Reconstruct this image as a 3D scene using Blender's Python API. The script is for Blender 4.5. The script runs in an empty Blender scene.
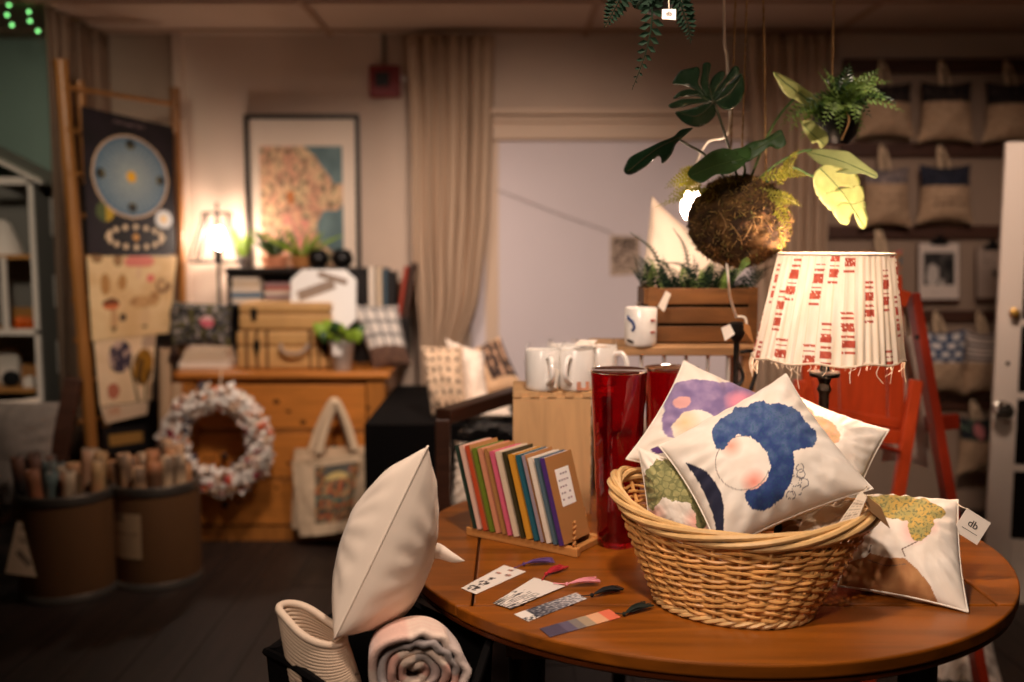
import bpy, math, random
from mathutils import Vector, Matrix, Euler, noise
C = bpy.context.scene.collection
PI = math.pi
V = Vector
random.seed(7)
# ------------------------------------------------------------------ camera model (used to read sizes off the place)
CAM_H, CAM_T, FPX = 1.45, math.radians(5.8), 996.0
def ray(px, py):
    x = (px - 512) / FPX; y = -(py - 341) / FPX
    return V((x, math.cos(CAM_T) + y * math.sin(CAM_T), -math.sin(CAM_T) + y * math.cos(CAM_T)))
def at(px, py, Y):
    d = ray(px, py); return V((0, 0, CAM_H)) + d * (Y / d.y)
def onz(px, py, z):
    d = ray(px, py); return V((0, 0, CAM_H)) + d * ((z - CAM_H) / d.z)
def onplane(px, py, p, n):
    d = ray(px, py); o = V((0, 0, CAM_H)); return o + d * ((p - o).dot(n) / d.dot(n))
# ------------------------------------------------------------------ colour and materials
def lin1(c): return c / 12.92 if c <= .04045 else ((c + .055) / 1.055) ** 2.4
def S(h):
    h = h.lstrip('#'); return tuple(int(h[i:i + 2], 16) / 255 for i in (0, 2, 4))
def lin(c):
    if isinstance(c, str): c = S(c)
    return tuple(lin1(max(0, min(1, x))) for x in c[:3])
def mixc(a, b, t):
    t = max(0, min(1, t)); return tuple(a[i] * (1 - t) + b[i] * t for i in range(3))
MATS = {}
def mat(name, col='#808080', rough=.6, metal=0, var=0, vscale=12, bump=0, bscale=150, stretch=(1, 1, 1), emis=None, estr=0,
        trans=0, vc=False, translucent=0, coat=0, spec=.5, alpha=1, wood=False, ior=1.45, sheen=0):
    m = bpy.data.materials.new(name); m.use_nodes = True; MATS[name] = m
    nt = m.node_tree; N = nt.nodes; L = nt.links
    bs = N['Principled BSDF']; out = N['Material Output']
    c = (*lin(col), 1)
    bs.inputs['Base Color'].default_value = c
    bs.inputs['Roughness'].default_value = rough; bs.inputs['Metallic'].default_value = metal
    bs.inputs['Specular IOR Level'].default_value = spec; bs.inputs['Transmission Weight'].default_value = trans
    bs.inputs['IOR'].default_value = ior; bs.inputs['Coat Weight'].default_value = coat; bs.inputs['Alpha'].default_value = alpha
    bs.inputs['Sheen Weight'].default_value = sheen
    if emis: bs.inputs['Emission Color'].default_value = (*lin(emis), 1); bs.inputs['Emission Strength'].default_value = estr
    src = None
    if vc:
        a = N.new('ShaderNodeAttribute'); a.attribute_name = 'Col'; src = a.outputs['Color']
    tc = mp = None
    if var or bump or wood:
        tc = N.new('ShaderNodeTexCoord'); mp = N.new('ShaderNodeMapping'); mp.inputs['Scale'].default_value = stretch
        L.new(tc.outputs['Object'], mp.inputs['Vector'])
    if wood:
        nz = N.new('ShaderNodeTexNoise'); nz.inputs['Scale'].default_value = vscale; nz.inputs['Detail'].default_value = 6; nz.inputs['Distortion'].default_value = 1.2
        L.new(mp.outputs[0], nz.inputs['Vector'])
        rp = N.new('ShaderNodeValToRGB'); e = rp.color_ramp.elements
        e[0].position = .3; e[1].position = .7
        e[0].color = tuple(x * (1 - var) for x in c[:3]) + (1,); e[1].color = tuple(min(1, x * (1 + var * .8)) for x in c[:3]) + (1,)
        L.new(nz.outputs['Fac'], rp.inputs[0]); src = rp.outputs[0]
    elif var:
        nz = N.new('ShaderNodeTexNoise'); nz.inputs['Scale'].default_value = vscale; nz.inputs['Detail'].default_value = 5
        L.new(mp.outputs[0], nz.inputs['Vector'])
        mr = N.new('ShaderNodeMapRange'); mr.inputs['From Min'].default_value = .3; mr.inputs['From Max'].default_value = .7
        mr.inputs['To Min'].default_value = 1 - var; mr.inputs['To Max'].default_value = 1 + var * .6
        L.new(nz.outputs['Fac'], mr.inputs['Value'])
        mx = N.new('ShaderNodeMix'); mx.data_type = 'RGBA'; mx.blend_type = 'MULTIPLY'; mx.inputs[0].default_value = 1
        if src: L.new(src, mx.inputs[6])
        else: mx.inputs[6].default_value = c
        L.new(mr.outputs[0], mx.inputs[7]); src = mx.outputs[2]
    if src: L.new(src, bs.inputs['Base Color'])
    if bump:
        bn = N.new('ShaderNodeTexNoise'); bn.inputs['Scale'].default_value = bscale; bn.inputs['Detail'].default_value = 3
        L.new(mp.outputs[0], bn.inputs['Vector'])
        bp = N.new('ShaderNodeBump'); bp.inputs['Strength'].default_value = bump; bp.inputs['Distance'].default_value = .004
        L.new(bn.outputs['Fac'], bp.inputs['Height']); L.new(bp.outputs[0], bs.inputs['Normal'])
    if translucent:
        t = N.new('ShaderNodeBsdfTranslucent'); t.inputs[0].default_value = c
        if src: L.new(src, t.inputs[0])
        ms = N.new('ShaderNodeMixShader'); ms.inputs[0].default_value = translucent
        L.new(bs.outputs[0], ms.inputs[1]); L.new(t.outputs[0], ms.inputs[2]); L.new(ms.outputs[0], out.inputs[0])
    return m
# ------------------------------------------------------------------ mesh builder
FR = {}                                     # frame (world matrix) of things and parts
class MB:
    def __init__(s): s.v = []; s.f = []; s.m = []; s.c = []; s.col = None; s.mi = 0
    def add(s, vs, fs, cols=None):
        b = len(s.v); s.v += [V(p) for p in vs]; s.f += [tuple(b + i for i in f) for f in fs]; s.m += [s.mi] * len(fs)
        s.c += cols if cols else [s.col or (1, 1, 1)] * len(vs); return s
    def box(s, c, size, rot=None):
        c = V(c); R = Matrix.Identity(3) if rot is None else (rot if isinstance(rot, Matrix) else Euler(rot).to_matrix())
        h = V(size) / 2
        vs = [c + R @ V((x * h.x, y * h.y, z * h.z)) for x in (-1, 1) for y in (-1, 1) for z in (-1, 1)]
        return s.add(vs, [(0, 1, 3, 2), (4, 6, 7, 5), (0, 4, 5, 1), (2, 3, 7, 6), (0, 2, 6, 4), (1, 5, 7, 3)])
    def bar(s, a, b, w, h, up=(0, 0, 1)):
        a = V(a); b = V(b); d = b - a; z = d.normalized(); x = z.cross(V(up))
        if x.length < 1e-4: x = z.cross(V((0, 1, 0)))
        x.normalize(); y = x.cross(z)
        R = Matrix((x, y, z)).transposed()
        return s.box((a + b) / 2, (w, h, d.length), R)
    def hexa(s, q, n):                      # quad q extruded by vector n
        n = V(n); vs = [V(p) for p in q] + [V(p) + n for p in q]
        return s.add(vs, [(3, 2, 1, 0), (4, 5, 6, 7)] + [(i, (i + 1) % 4, (i + 1) % 4 + 4, i + 4) for i in range(4)])
    def poly(s, pts, n):                    # polygon extruded by n
        n = V(n); k = len(pts); vs = [V(p) for p in pts] + [V(p) + n for p in pts]
        return s.add(vs, [tuple(range(k - 1, -1, -1)), tuple(range(k, 2 * k))] + [(i, (i + 1) % k, (i + 1) % k + k, i + k) for i in range(k)])
    def tube(s, pts, r, n=8, closed=False, cap=True, flat=1):
        pts = [V(p) for p in pts]; k = len(pts)
        rr = [r] * k if isinstance(r, (int, float)) else list(r)
        t0 = (pts[1] - pts[0]).normalized(); ref = V((0, 0, 1)) if abs(t0.z) < .9 else V((1, 0, 0))
        x = t0.cross(ref).normalized(); vs = []
        for i in range(k):
            a = pts[(i - 1) % k] if (closed or i) else pts[0]; b = pts[(i + 1) % k] if (closed or i < k - 1) else pts[-1]
            t = (b - a)
            if t.length < 1e-9: t = t0
            t = t.normalized(); x = x - t * x.dot(t)
            if x.length < 1e-6: x = t.orthogonal()
            x.normalize(); y = t.cross(x)
            for j in range(n):
                g = 2 * PI * j / n; vs.append(pts[i] + (x * math.cos(g) + y * math.sin(g) * flat) * rr[i])
        fs = []
        for i in range(k if closed else k - 1):
            a = i * n; b = ((i + 1) % k) * n
            for j in range(n): fs.append((a + j, a + (j + 1) % n, b + (j + 1) % n, b + j))
        if cap and not closed: fs += [tuple(range(n - 1, -1, -1)), tuple(range((k - 1) * n, k * n))]
        return s.add(vs, fs)
    def lathe(s, prof, c=(0, 0, 0), n=32, R=None, sx=1, sy=1):
        c = V(c); vs = []; k = len(prof)
        for r, z in prof:
            for j in range(n):
                g = 2 * PI * j / n; p = V((r * math.cos(g) * sx, r * math.sin(g) * sy, z)); vs.append(c + (R @ p if R else p))
        fs = [(i * n + j, i * n + (j + 1) % n, (i + 1) * n + (j + 1) % n, (i + 1) * n + j) for i in range(k - 1) for j in range(n)]
        if prof[0][0] > 1e-6: fs.append(tuple(range(n - 1, -1, -1)))
        if prof[-1][0] > 1e-6: fs.append(tuple(range((k - 1) * n, k * n)))
        return s.add(vs, fs)
    def grid(s, fn, nu, nv, wrap=False, col=None):
        ku = nu if wrap else nu + 1; vs = []; cs = [] if col else None
        for j in range(nv + 1):
            for i in range(ku):
                u, v = i / nu, j / nv; vs.append(fn(u, v))
                if col: cs.append(col(u, v))
        fs = []
        for j in range(nv):
            for i in range(nu):
                a = j * ku + i; b = j * ku + (i + 1) % ku; fs.append((a, b, b + ku, a + ku))
        return s.add(vs, fs, cs)
    def ball(s, c, r, n=12, sq=(1, 1, 1)):
        c = V(c); k = max(4, n // 2)
        return s.grid(lambda u, v: c + V((r * sq[0] * math.sin(PI * (v * .998 + .001)) * math.cos(2 * PI * u), r * sq[1] * math.sin(PI * (v * .998 + .001)) * math.sin(2 * PI * u), -r * sq[2] * math.cos(PI * v))), n, k, True)
    def build(s, name, mats, parent=None, org=None, local=False, smooth=True, bevel=0, solid=0, sub=0, seg=2, offset=-1):
        me = bpy.data.meshes.new(name)
        if parent is not None: F = FR[parent.name]
        elif local: F = Matrix.Identity(4)
        else:
            if org is None:
                lo = [min(p[i] for p in s.v) for i in range(3)]; hi = [max(p[i] for p in s.v) for i in range(3)]
                org = ((lo[0] + hi[0]) / 2, (lo[1] + hi[1]) / 2, lo[2])
            F = Matrix.Translation(V(org))
        inv = F.inverted()
        me.from_pydata([inv @ p for p in s.v], [], s.f)
        if not isinstance(mats, (list, tuple)): mats = [mats]
        for m in mats: me.materials.append(MATS[m] if isinstance(m, str) else m)
        if any(s.m): me.polygons.foreach_set('material_index', s.m)
        if any(c != (1, 1, 1) for c in s.c):
            at_ = me.color_attributes.new('Col', 'FLOAT_COLOR', 'POINT'); buf = []
            for c in s.c: buf += [*lin(c), 1]
            at_.data.foreach_set('color', buf)
        me.polygons.foreach_set('use_smooth', [bool(smooth)] * len(me.polygons))
        me.update(); me.validate()
        o = bpy.data.objects.new(name, me); C.objects.link(o)
        if parent is not None: o.parent = parent
        else: o.location = F.translation
        FR[o.name] = F
        if smooth and smooth != 'full':
            try: me.set_sharp_from_angle(angle=math.radians(38))
            except Exception: pass
        if solid:
            d = o.modifiers.new('thickness', 'SOLIDIFY'); d.thickness = solid; d.offset = offset
        if bevel:
            b = o.modifiers.new('bevel', 'BEVEL'); b.width = bevel; b.segments = seg; b.limit_method = 'ANGLE'
        if sub:
            b = o.modifiers.new('subdivision', 'SUBSURF'); b.levels = sub; b.render_levels = sub
        return o
def tag(o, label=None, cat=None, group=None, kind=None):
    if label: o['label'] = label
    if cat: o['category'] = cat
    if group: o['group'] = group
    if kind: o['kind'] = kind
    return o
def thing(name, label, cat, loc=(0, 0, 0), rz=0, group=None):
    o = bpy.data.objects.new(name, None); C.objects.link(o); o.empty_display_size = .05
    o.location = loc; o.rotation_euler = (0, 0, rz)
    FR[o.name] = Matrix.Translation(V(loc)) @ Matrix.Rotation(rz, 4, 'Z')
    return tag(o, label, cat, group)
def dup(root, loc=None, rot=None, label=None, group=None, scale=None):
    r = root.copy(); C.objects.link(r)
    if loc is not None: r.location = loc
    if rot is not None: r.rotation_euler = rot if not isinstance(rot, (int, float)) else (0, 0, rot)
    if scale is not None: r.scale = scale
    if label: r['label'] = label
    if group: r['group'] = group
    FR[r.name] = Matrix.Translation(r.location) @ r.rotation_euler.to_matrix().to_4x4()
    for ch in list(root.children):
        c = ch.copy(); C.objects.link(c); c.parent = r; FR[c.name] = FR[r.name]
        for g in list(ch.children):
            d = g.copy(); C.objects.link(d); d.parent = c
    return r
def struct(name, mb, m, **k):
    o = mb.build(name, m, **k); o['kind'] = 'structure'; return o
def text(name, s, size, M, m, parent, ext=.0003):
    cu = bpy.data.curves.new(name, 'FONT'); cu.body = s; cu.size = size; cu.align_x = 'CENTER'; cu.align_y = 'CENTER'; cu.extrude = ext
    t = bpy.data.objects.new(name + '_curve', cu); C.objects.link(t)
    bpy.context.view_layer.update()
    me = bpy.data.meshes.new_from_object(t.evaluated_get(bpy.context.evaluated_depsgraph_get()))
    bpy.data.objects.remove(t); bpy.data.curves.remove(cu)
    me.transform(FR[parent.name].inverted() @ M); me.materials.clear(); me.materials.append(MATS[m])
    o = bpy.data.objects.new(name, me); C.objects.link(o); o.parent = parent; FR[o.name] = FR[parent.name]; return o
def frame3(x, y, o):                        # matrix with local x, y axes and origin
    x = V(x).normalized(); z = x.cross(V(y)).normalized(); y = z.cross(x)
    M = Matrix((x, y, z)).transposed().to_4x4(); M.translation = V(o); return M
def proj(p):                                # where a point of the place falls in the photograph, to copy the printed drawings
    d = p - V((0, 0, CAM_H)); c, s = math.cos(CAM_T), math.sin(CAM_T); fz = d.y * c - d.z * s; uy = d.y * s + d.z * c
    return 512 + FPX * d.x / fz, 341 - FPX * uy / fz
def fbm(x, y, z=0, o=3): return noise.fractal(V((x, y, z)), 1.0, 2.0, o)
def inpoly(x, y, P):
    r = False; j = len(P) - 1
    for i in range(len(P)):
        if (P[i][1] > y) != (P[j][1] > y) and x < (P[j][0] - P[i][0]) * (y - P[i][1]) / (P[j][1] - P[i][1]) + P[i][0]: r = not r
        j = i
    return r
def bil(q, u, v): return q[0] * (1 - u) * (1 - v) + q[1] * u * (1 - v) + q[2] * u * v + q[3] * (1 - u) * v
# ------------------------------------------------------------------ soft and flat makers
def cushion(label, q, t, m, paint=None, n=28, pull=.07, p=.42, wr=.0022, seed=0, group=None, cat='cushion', name='cushion', piping=0, back=None, drawn=None):
    q = [V(c) for c in q]; mid = sum(q, V()) / 4
    nn = ((q[1] + q[2] - q[0] - q[3]).cross(q[2] + q[3] - q[0] - q[1])).normalized()
    size = ((q[1] - q[0]).length + (q[3] - q[0]).length) / 2
    def pos(u, v, s):
        a, b = 2 * u - 1, 2 * v - 1
        a2, b2 = a * (1 - pull * (1 - b * b)), b * (1 - pull * (1 - a * a))
        base = bil(q, (a2 + 1) / 2, (b2 + 1) / 2)
        e = max(0, (1 - a * a) * (1 - b * b))
        w = fbm(a * 2.2 + seed, b * 2.2, seed * 1.7 + s, 2) * wr * 2 + fbm(a * 6 + seed, b * 6, s, 2) * wr * .35
        rad = math.sin(math.atan2(b, a) * 22 + seed * 3) * wr * 1.5 * max(0, max(abs(a), abs(b)) - .5) * 2
        return base + nn * (s * (t / 2 * e ** p + (w + rad) * min(1, e * 5)))
    mb = MB(); base = (1, 1, 1)
    if drawn: paint = lambda u, v: drawn(*proj(pos(u, v, 1)), u, v)
    mb.grid(lambda u, v: pos(u, v, 1), n, n, col=(lambda u, v: paint(u, v)) if paint else None)
    bc = back or ((lambda u, v: (.91, .87, .81)) if drawn else (lambda u, v: paint(0.01, .01)) if paint else None)
    mb.grid(lambda u, v: pos(1 - u, v, -1), n, n, col=bc)
    if piping:
        ed = [(i / n, 0) for i in range(n)] + [(1, i / n) for i in range(n)] + [(1 - i / n, 1) for i in range(n)] + [(0, 1 - i / n) for i in range(n)]
        mb.col = (.92, .88, .82) if drawn else paint(.01, .01) if paint else None
        mb.tube([pos(u, v, 0) for u, v in ed], piping, 6, closed=True)
    o = mb.build(name, m, smooth='full'); tag(o, label, cat, group); return o, pos, nn
def sheet(name, q, m, paint=None, nu=2, nv=2, th=.0012, parent=None, curl=0, **k):
    q = [V(c) for c in q]; nn = ((q[1] - q[0]).cross(q[3] - q[0])).normalized()
    mb = MB(); f = lambda u, v: bil(q, u, v) + nn * (curl * math.sin(PI * u) * (1 - v))
    mb.grid(f, nu, nv, col=paint)
    e = len(mb.v); mb.grid(lambda u, v: f(1 - u, v) - nn * th, nu, nv, col=(lambda u, v: paint(1 - u, v)) if paint else None)
    ku = nu + 1; fs = []
    for i in range(nu):
        fs.append((i + 1, i, e + nu - i, e + nu - i - 1)); a = nv * ku; fs.append((a + i, a + i + 1, e + a + nu - i - 1, e + a + nu - i))
    for j in range(nv):
        fs.append((j * ku, (j + 1) * ku, e + (j + 1) * ku + nu, e + j * ku + nu)); fs.append(((j + 1) * ku + nu, j * ku + nu, e + j * ku, e + (j + 1) * ku))
    mb.f += fs; mb.m += [0] * len(fs)
    return mb.build(name, m, parent=parent, smooth=False, **k)
def spline(pts, n=24):
    P = [V(p) for p in pts]; P = [P[0] * 2 - P[1]] + P + [P[-1] * 2 - P[-2]]; out = []
    k = len(P) - 3
    for i in range(n + 1):
        t = i / n * k; j = min(int(t), k - 1); t -= j; a, b, c, d = P[j:j + 4]
        out.append(.5 * ((2 * b) + (c - a) * t + (2 * a - 5 * b + 4 * c - d) * t * t + (3 * b - a - 3 * c + d) * t ** 3))
    return out
# ------------------------------------------------------------------ materials
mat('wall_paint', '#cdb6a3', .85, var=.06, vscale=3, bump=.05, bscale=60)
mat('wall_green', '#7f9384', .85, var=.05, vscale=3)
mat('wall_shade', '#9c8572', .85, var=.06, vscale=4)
mat('ceiling_tile', '#b59a86', .9, var=.05, vscale=2, bump=.1, bscale=120)
mat('ceiling_bar', '#957259', .7)
mat('blind', '#ded1d2', .85, var=.03, vscale=2)
mat('header', '#d9bda4', .6)
mat('floorwood', '#2a1d16', .55, wood=True, var=.45, vscale=2.2, stretch=(9, .8, 1), bump=.08, bscale=30)
mat('floor_gap', '#1a120e', .8)
mat('black_wood', '#17110f', .5, bump=.05)
mat('dark_wood', '#3a2014', .4, wood=True, var=.3, vscale=5, stretch=(1, 1, 8))
mat('rail_wood', '#4a2c1e', .55, wood=True, var=.3, vscale=4, stretch=(1, 8, 8))
mat('pine', '#bd7632', .42, wood=True, var=.22, vscale=4, stretch=(.8, 6, 9), coat=.2)
mat('pine_side', '#a86a2e', .42, wood=True, var=.22, vscale=4, stretch=(6, 6, .8), coat=.2)
mat('knot', '#30160a', .4)
mat('bamboo', '#98622f', .4, wood=True, var=.22, vscale=3, stretch=(5, 5, .8))
mat('table_wood', '#844810', .34, wood=True, var=.36, vscale=2.2, stretch=(.8, 9, 9), coat=.0, bump=.03, bscale=40)
mat('table_edge', '#5a2a0e', .3, wood=True, var=.3, vscale=3, stretch=(2, 2, 9), coat=.3)
mat('seam', '#1a0c06', .8)
mat('wicker', '#d29a58', .45, var=.28, vscale=30, bump=.12, bscale=120)
mat('wicker_rim', '#dcb277', .42, var=.2, vscale=30, bump=.12, bscale=120)
mat('art_cloth', '#ffffff', .85, vc=True, bump=.07, bscale=500, sheen=.1)
mat('cream_cloth', '#e9d7c5', .85, bump=.08, bscale=500, sheen=.1)
mat('paint_cloth', '#ffffff', .9, vc=True, bump=.2, bscale=260)
mat('print', '#ffffff', .6, vc=True)
mat('paper', '#eee2d4', .75)
mat('ink', '#2a2320', .7)
mat('kraft', '#a8723f', .8, var=.1, vscale=40)
mat('crate_ply', '#c79c6c', .6, wood=True, var=.14, vscale=3, stretch=(8, 8, 1))
mat('ply_dark', '#5a3a20', .8)
mat('riser_wood', '#b0875c', .65, wood=True, var=.25, vscale=4, stretch=(1, 8, 8))
mat('planter_wood', '#744c26', .55, wood=True, var=.35, vscale=4, stretch=(1, 8, 8))
mat('rack_wood', '#bd8146', .5, wood=True, var=.18, vscale=5, stretch=(1, 8, 8))
mat('ruby_glass', '#cc1630', .03, trans=.97, spec=.7, ior=1.5)
mat('white_glaze', '#efe9e2', .2, coat=.4)
mat('film', '#ffffff', .12, trans=.9, alpha=.25, ior=1.2)
mat('black_iron', '#0d0b0b', .4, metal=.3)
mat('red_paint', '#cc4a20', .38, wood=True, var=.16, vscale=5, stretch=(4, 4, .8), coat=.25)
mat('red_edge', '#93290f', .4, wood=True, var=.2, vscale=5, stretch=(4, 4, .8), coat=.25)
mat('shade_cloth', '#ffffff', .9, vc=True, translucent=.035, bump=.2, bscale=260)
mat('thread', '#f0dcc2', .9)
mat('bulb_glow', '#fff0d0', .4, emis='#ffdca0', estr=22)
mat('bulb_hot', '#fff0d0', .4, emis='#ffe4d0', estr=120)
mat('bulb_hang', '#fff0d0', .4, emis='#ffdcc0', estr=115)
mat('bulb_soft', '#fff0d0', .4, emis='#ffdcc0', estr=230)
mat('green_glow', '#b0ffb0', .4, emis='#90ff90', estr=2)
mat('moss', '#4b351d', .95, vc=True, bump=.6, bscale=60)
mat('leaf_dark', '#1c3420', .3, var=.25, vscale=14, translucent=.035, coat=.15)
mat('leaf_mid', '#395a2c', .4, var=.25, vscale=14, translucent=.2, coat=.1)
mat('leaf_pale', '#aab26e', .5, var=.18, vscale=14, translucent=.14)
mat('fern_green', '#7c9a4c', .5, var=.3, vscale=20, translucent=.2)
mat('fern_dark', '#16291b', .75, spec=.15, var=.3, vscale=20, translucent=.15)
mat('fern_yellow', '#a8a33c', .55, var=.3, vscale=20, translucent=.3)
mat('leaf_lime', '#8fae35', .5, var=.25, vscale=14, translucent=.2)
mat('stem', '#4f6a34', .6)
mat('stem_dark', '#3a3a22', .6)
mat('jute', '#a58052', .9, bump=.5, bscale=300)
mat('white_cord', '#f0e4d4', .6)
mat('zinc', '#b3aca5', .45, metal=.3, var=.15, vscale=20)
mat('silver', '#c8c2b8', .18, metal=1)
mat('brass', '#a8823c', .3, metal=1)
mat('suitcase_tan', '#c69a60', .55, var=.1, vscale=12, bump=.1)
mat('suitcase_strap', '#64401f', .5)
mat('white_board', '#f8f5f0', .5)
mat('tape_grey', '#a08c7c', .8, var=.15, vscale=40)
mat('fibre_drum', '#6e4b2b', .7, var=.12, vscale=8, stretch=(1, 1, .3))
mat('drum_band', '#7d766e', .4, metal=.7)
mat('door_white', '#d8c8b8', .45)
mat('dark_glass', '#15100d', .08, spec=.6)
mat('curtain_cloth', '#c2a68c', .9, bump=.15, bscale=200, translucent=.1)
mat('curtain_shaded', '#7d6350', .9, bump=.15, bscale=200)  # darker copy of the curtain cloth, shade behind the rack put into the colour
mat('alarm_red', '#7c1c1a', .4)
mat('conduit', '#6e625a', .5, metal=.3)
mat('frame_black', '#14100e', .4)
mat('cubby_white', '#d9cbbd', .55)
mat('cubby_grey', '#77726a', .7)
mat('cubby_wood', '#b07a40', .55, wood=True, var=.2, vscale=4, stretch=(1, 8, 8))
mat('roof_grey', '#8e8a7c', .7)
mat('orange_toy', '#d8651f', .5)
mat('grey_cloth', '#90857b', .9, vc=False, bump=.3, bscale=200, var=.12, vscale=60)
mat('black_cloth', '#0b0909', .9, bump=.2, bscale=120, spec=.1)
mat('tote_cloth', '#ffffff', .88, vc=True, bump=.25, bscale=350)
mat('tote_plain', '#d8bd9c', .88, bump=.25, bscale=350)
mat('rope_cloth', '#d9c4ae', .9, vc=True, bump=.3, bscale=500)
mat('blanket', '#cfa78f', .95, vc=True, bump=.4, bscale=220, sheen=.2)
mat('stool_wood', '#b06a32', .5, wood=True, var=.2, vscale=5, stretch=(1, 8, 8))
mat('wreath_cloth', '#ffffff', .9, vc=True, bump=.2, bscale=200)
mat('white_fleece', '#d8cabb', .95, bump=.6, bscale=90)
mat('navy_ink', '#1f3a74', .5)
mat('tassel_mat', '#ffffff', .8, vc=True)
# ------------------------------------------------------------------ the room
BY, CZ = 5.3, 2.51
mb = MB(); mb.box((-.1, 3.0, -.05), (7.4, 6.4, .1)); struct('floor', mb, 'floorwood', smooth=False)
mb = MB()
for i in range(34):
    x = -3.4 + i * .19; mb.box((x, 3.0, .0006), (.004, 6.3, .0012))
for i in range(60):
    x = -3.4 + random.randrange(33) * .19; mb.box((x + .095, random.uniform(.3, 5.2), .0006), (.186, .004, .0012))
struct('trim_1', mb, 'floor_gap', smooth=False)
mb = MB(); mb.box((-.1, 3.0, CZ + .05), (7.4, 6.4, .1)); struct('ceiling', mb, 'ceiling_tile', smooth=False)
mb = MB()
for x in (-3.38, -2.16, -.94, .28 + .1, 1.5 + .15): mb.box((x, 3.0, CZ - .006), (.026, 6.2, .012))
for y in (.3, .91, 1.52, 2.13, 2.74, 3.35, 3.96, 4.57, 5.18): mb.box((-.1, y, CZ - .005), (7.3, .026, .01))
struct('trim_2', mb, 'ceiling_bar', smooth=False)
mb = MB(); mb.box((.38, BY + .05, CZ / 2), (4.86, .1, CZ)); struct('wall_back', mb, 'wall_paint', smooth=False)
mb = MB(); mb.box((-2.9, BY + .15, CZ / 2), (1.7, .1, CZ)); struct('wall_side_room', mb, 'wall_green', smooth=False)
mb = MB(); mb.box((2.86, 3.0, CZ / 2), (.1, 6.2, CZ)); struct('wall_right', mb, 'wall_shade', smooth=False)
mb = MB(); mb.box((-3.76, 3.0, CZ / 2), (.1, 6.2, CZ)); struct('wall_left', mb, 'wall_green', smooth=False)
# a slim pilaster joint at the left end of the back wall, dark panel behind the cushion display
mb = MB(); mb.box((-1.73, BY - .02, CZ / 2), (.05, .04, CZ)); struct('trim_3', mb, 'wall_paint', smooth=False, bevel=.004)
mb = MB(); mb.box((-1.92, BY - .01, CZ / 2), (.34, .02, CZ)); struct('wall_stub_shaded', mb, 'wall_shade', smooth=False)  # wall stub in a darker tone: the shade there is put into its colour
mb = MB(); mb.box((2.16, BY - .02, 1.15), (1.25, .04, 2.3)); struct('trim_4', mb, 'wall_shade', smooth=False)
mb = MB(); mb.box((.38, BY - .012, .05), (4.7, .024, .1)); struct('baseboard_back', mb, 'header', smooth=False, bevel=.004)
# the papered-over window: frame, header moulding, pale blind
wx0, wx1 = at(492, 200, BY).x, at(762, 200, BY).x
wt = at(600, 141, BY).z
w = thing('window_1', None, None, (0, BY, 0)); w['kind'] = 'structure'
mb = MB(); mb.box(((wx0 + wx1) / 2 - .05, BY - .025, wt / 2 + .25), (wx1 - wx0 + .12, .02, wt - .5)); mb.build('blind', 'blind', w, smooth=False)
zt = at(600, 111, BY).z; hh = zt - wt; mb = MB()
mb.box(((wx0 + wx1) / 2, BY - .035, wt + hh * .28), (wx1 - wx0 + .06, .07, hh * .56))
mb.box(((wx0 + wx1) / 2, BY - .045, wt + hh * .66), (wx1 - wx0 + .1, .09, hh * .2))
mb.box(((wx0 + wx1) / 2, BY - .06, wt + hh * .9), (wx1 - wx0 + .14, .12, hh * .2))
mb.build('header_moulding', 'header', w, smooth=False, bevel=.008)
mb = MB()
for x in (wx0 + .0, wx1): mb.box((x, BY - .02, wt / 2), (.07, .04, wt))
mb.box(((wx0 + wx1) / 2, BY - .03, .47), (wx1 - wx0, .06, .06)); mb.build('window_frame', 'header', w, smooth=False, bevel=.004)
mb = MB(); a, b = at(497, 190, BY - .04), at(612, 233, BY - .04)
mb.tube([a, (a + b) / 2 - V((0, 0, .004)), b], .0022, 6); tag(mb.build('string', 'conduit'), 'thin dark string running slanting down across the pale blind', 'string')
def p_note(u, v):
    c = (.76, .66, .58)
    if .1 < u < .9 and .12 < v < .92:
        k = fbm(u * 5, v * 16, 3)
        if k > .02: c = (.38, .31, .26)
        if v > .68 and fbm(u * 9, v * 9) > -.2: c = (.36, .29, .24)
    return c
sheet('notice', [at(610, 276, BY - .04), at(640, 274, BY - .04), at(640, 236, BY - .04), at(610, 235, BY - .04)], 'print', p_note, 16, 24)
tag(bpy.data.objects['notice'], 'small brown printed notice stuck on the pale blind', 'notice')
# ------------------------------------------------------------------ curtains
def curtain(label, top, L, R, m, nf=8, amp=.025, seed=0, axis='x'):
    # L, R: lists of (z, coordinate) edges from top to bottom
    def edge(E, z):
        for (z0, a), (z1, b) in zip(E, E[1:]):
            if z >= z1: return a + (b - a) * (z0 - z) / (z0 - z1)
        return E[-1][1]
    z0, z1 = L[0][0], L[-1][0]
    def f(u, v):
        z = z0 + (z1 - z0) * v
        s = edge(L, z) * (1 - u) + edge(R, z) * u
        d = amp * (.8 * math.sin(u * nf * 2 * PI + seed + 3.2 * fbm(u * 2.3, v * .5, seed) + .5 * math.sin(v * 4 + seed)) + .9 * fbm(u * nf * .9, v * .8, seed + 5) + .25 * math.sin(u * nf * 4.3 * PI + 2 * seed + v * 2))
        return V((s, top + d, z)) if axis == 'x' else V((top + d, s, z))
    mb = MB(); mb.grid(f, nf * 14, 26); o = mb.build('curtain', m, smooth='full', solid=.004)
    return tag(o, label, 'curtain')
def E(pts, Y): return [(at(x, y, Y).z, at(x, y, Y).x) for x, y in pts]
cy = BY - .14
curtain('long beige curtain gathered beside the framed map', cy,
        E([(407, 35), (411, 120), (413, 250), (420, 330), (424, 420)], cy), E([(494, 35), (492, 150), (489, 220), (479, 300), (462, 345), (452, 420)], cy), 'curtain_cloth', 7, .03, 1)
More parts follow.
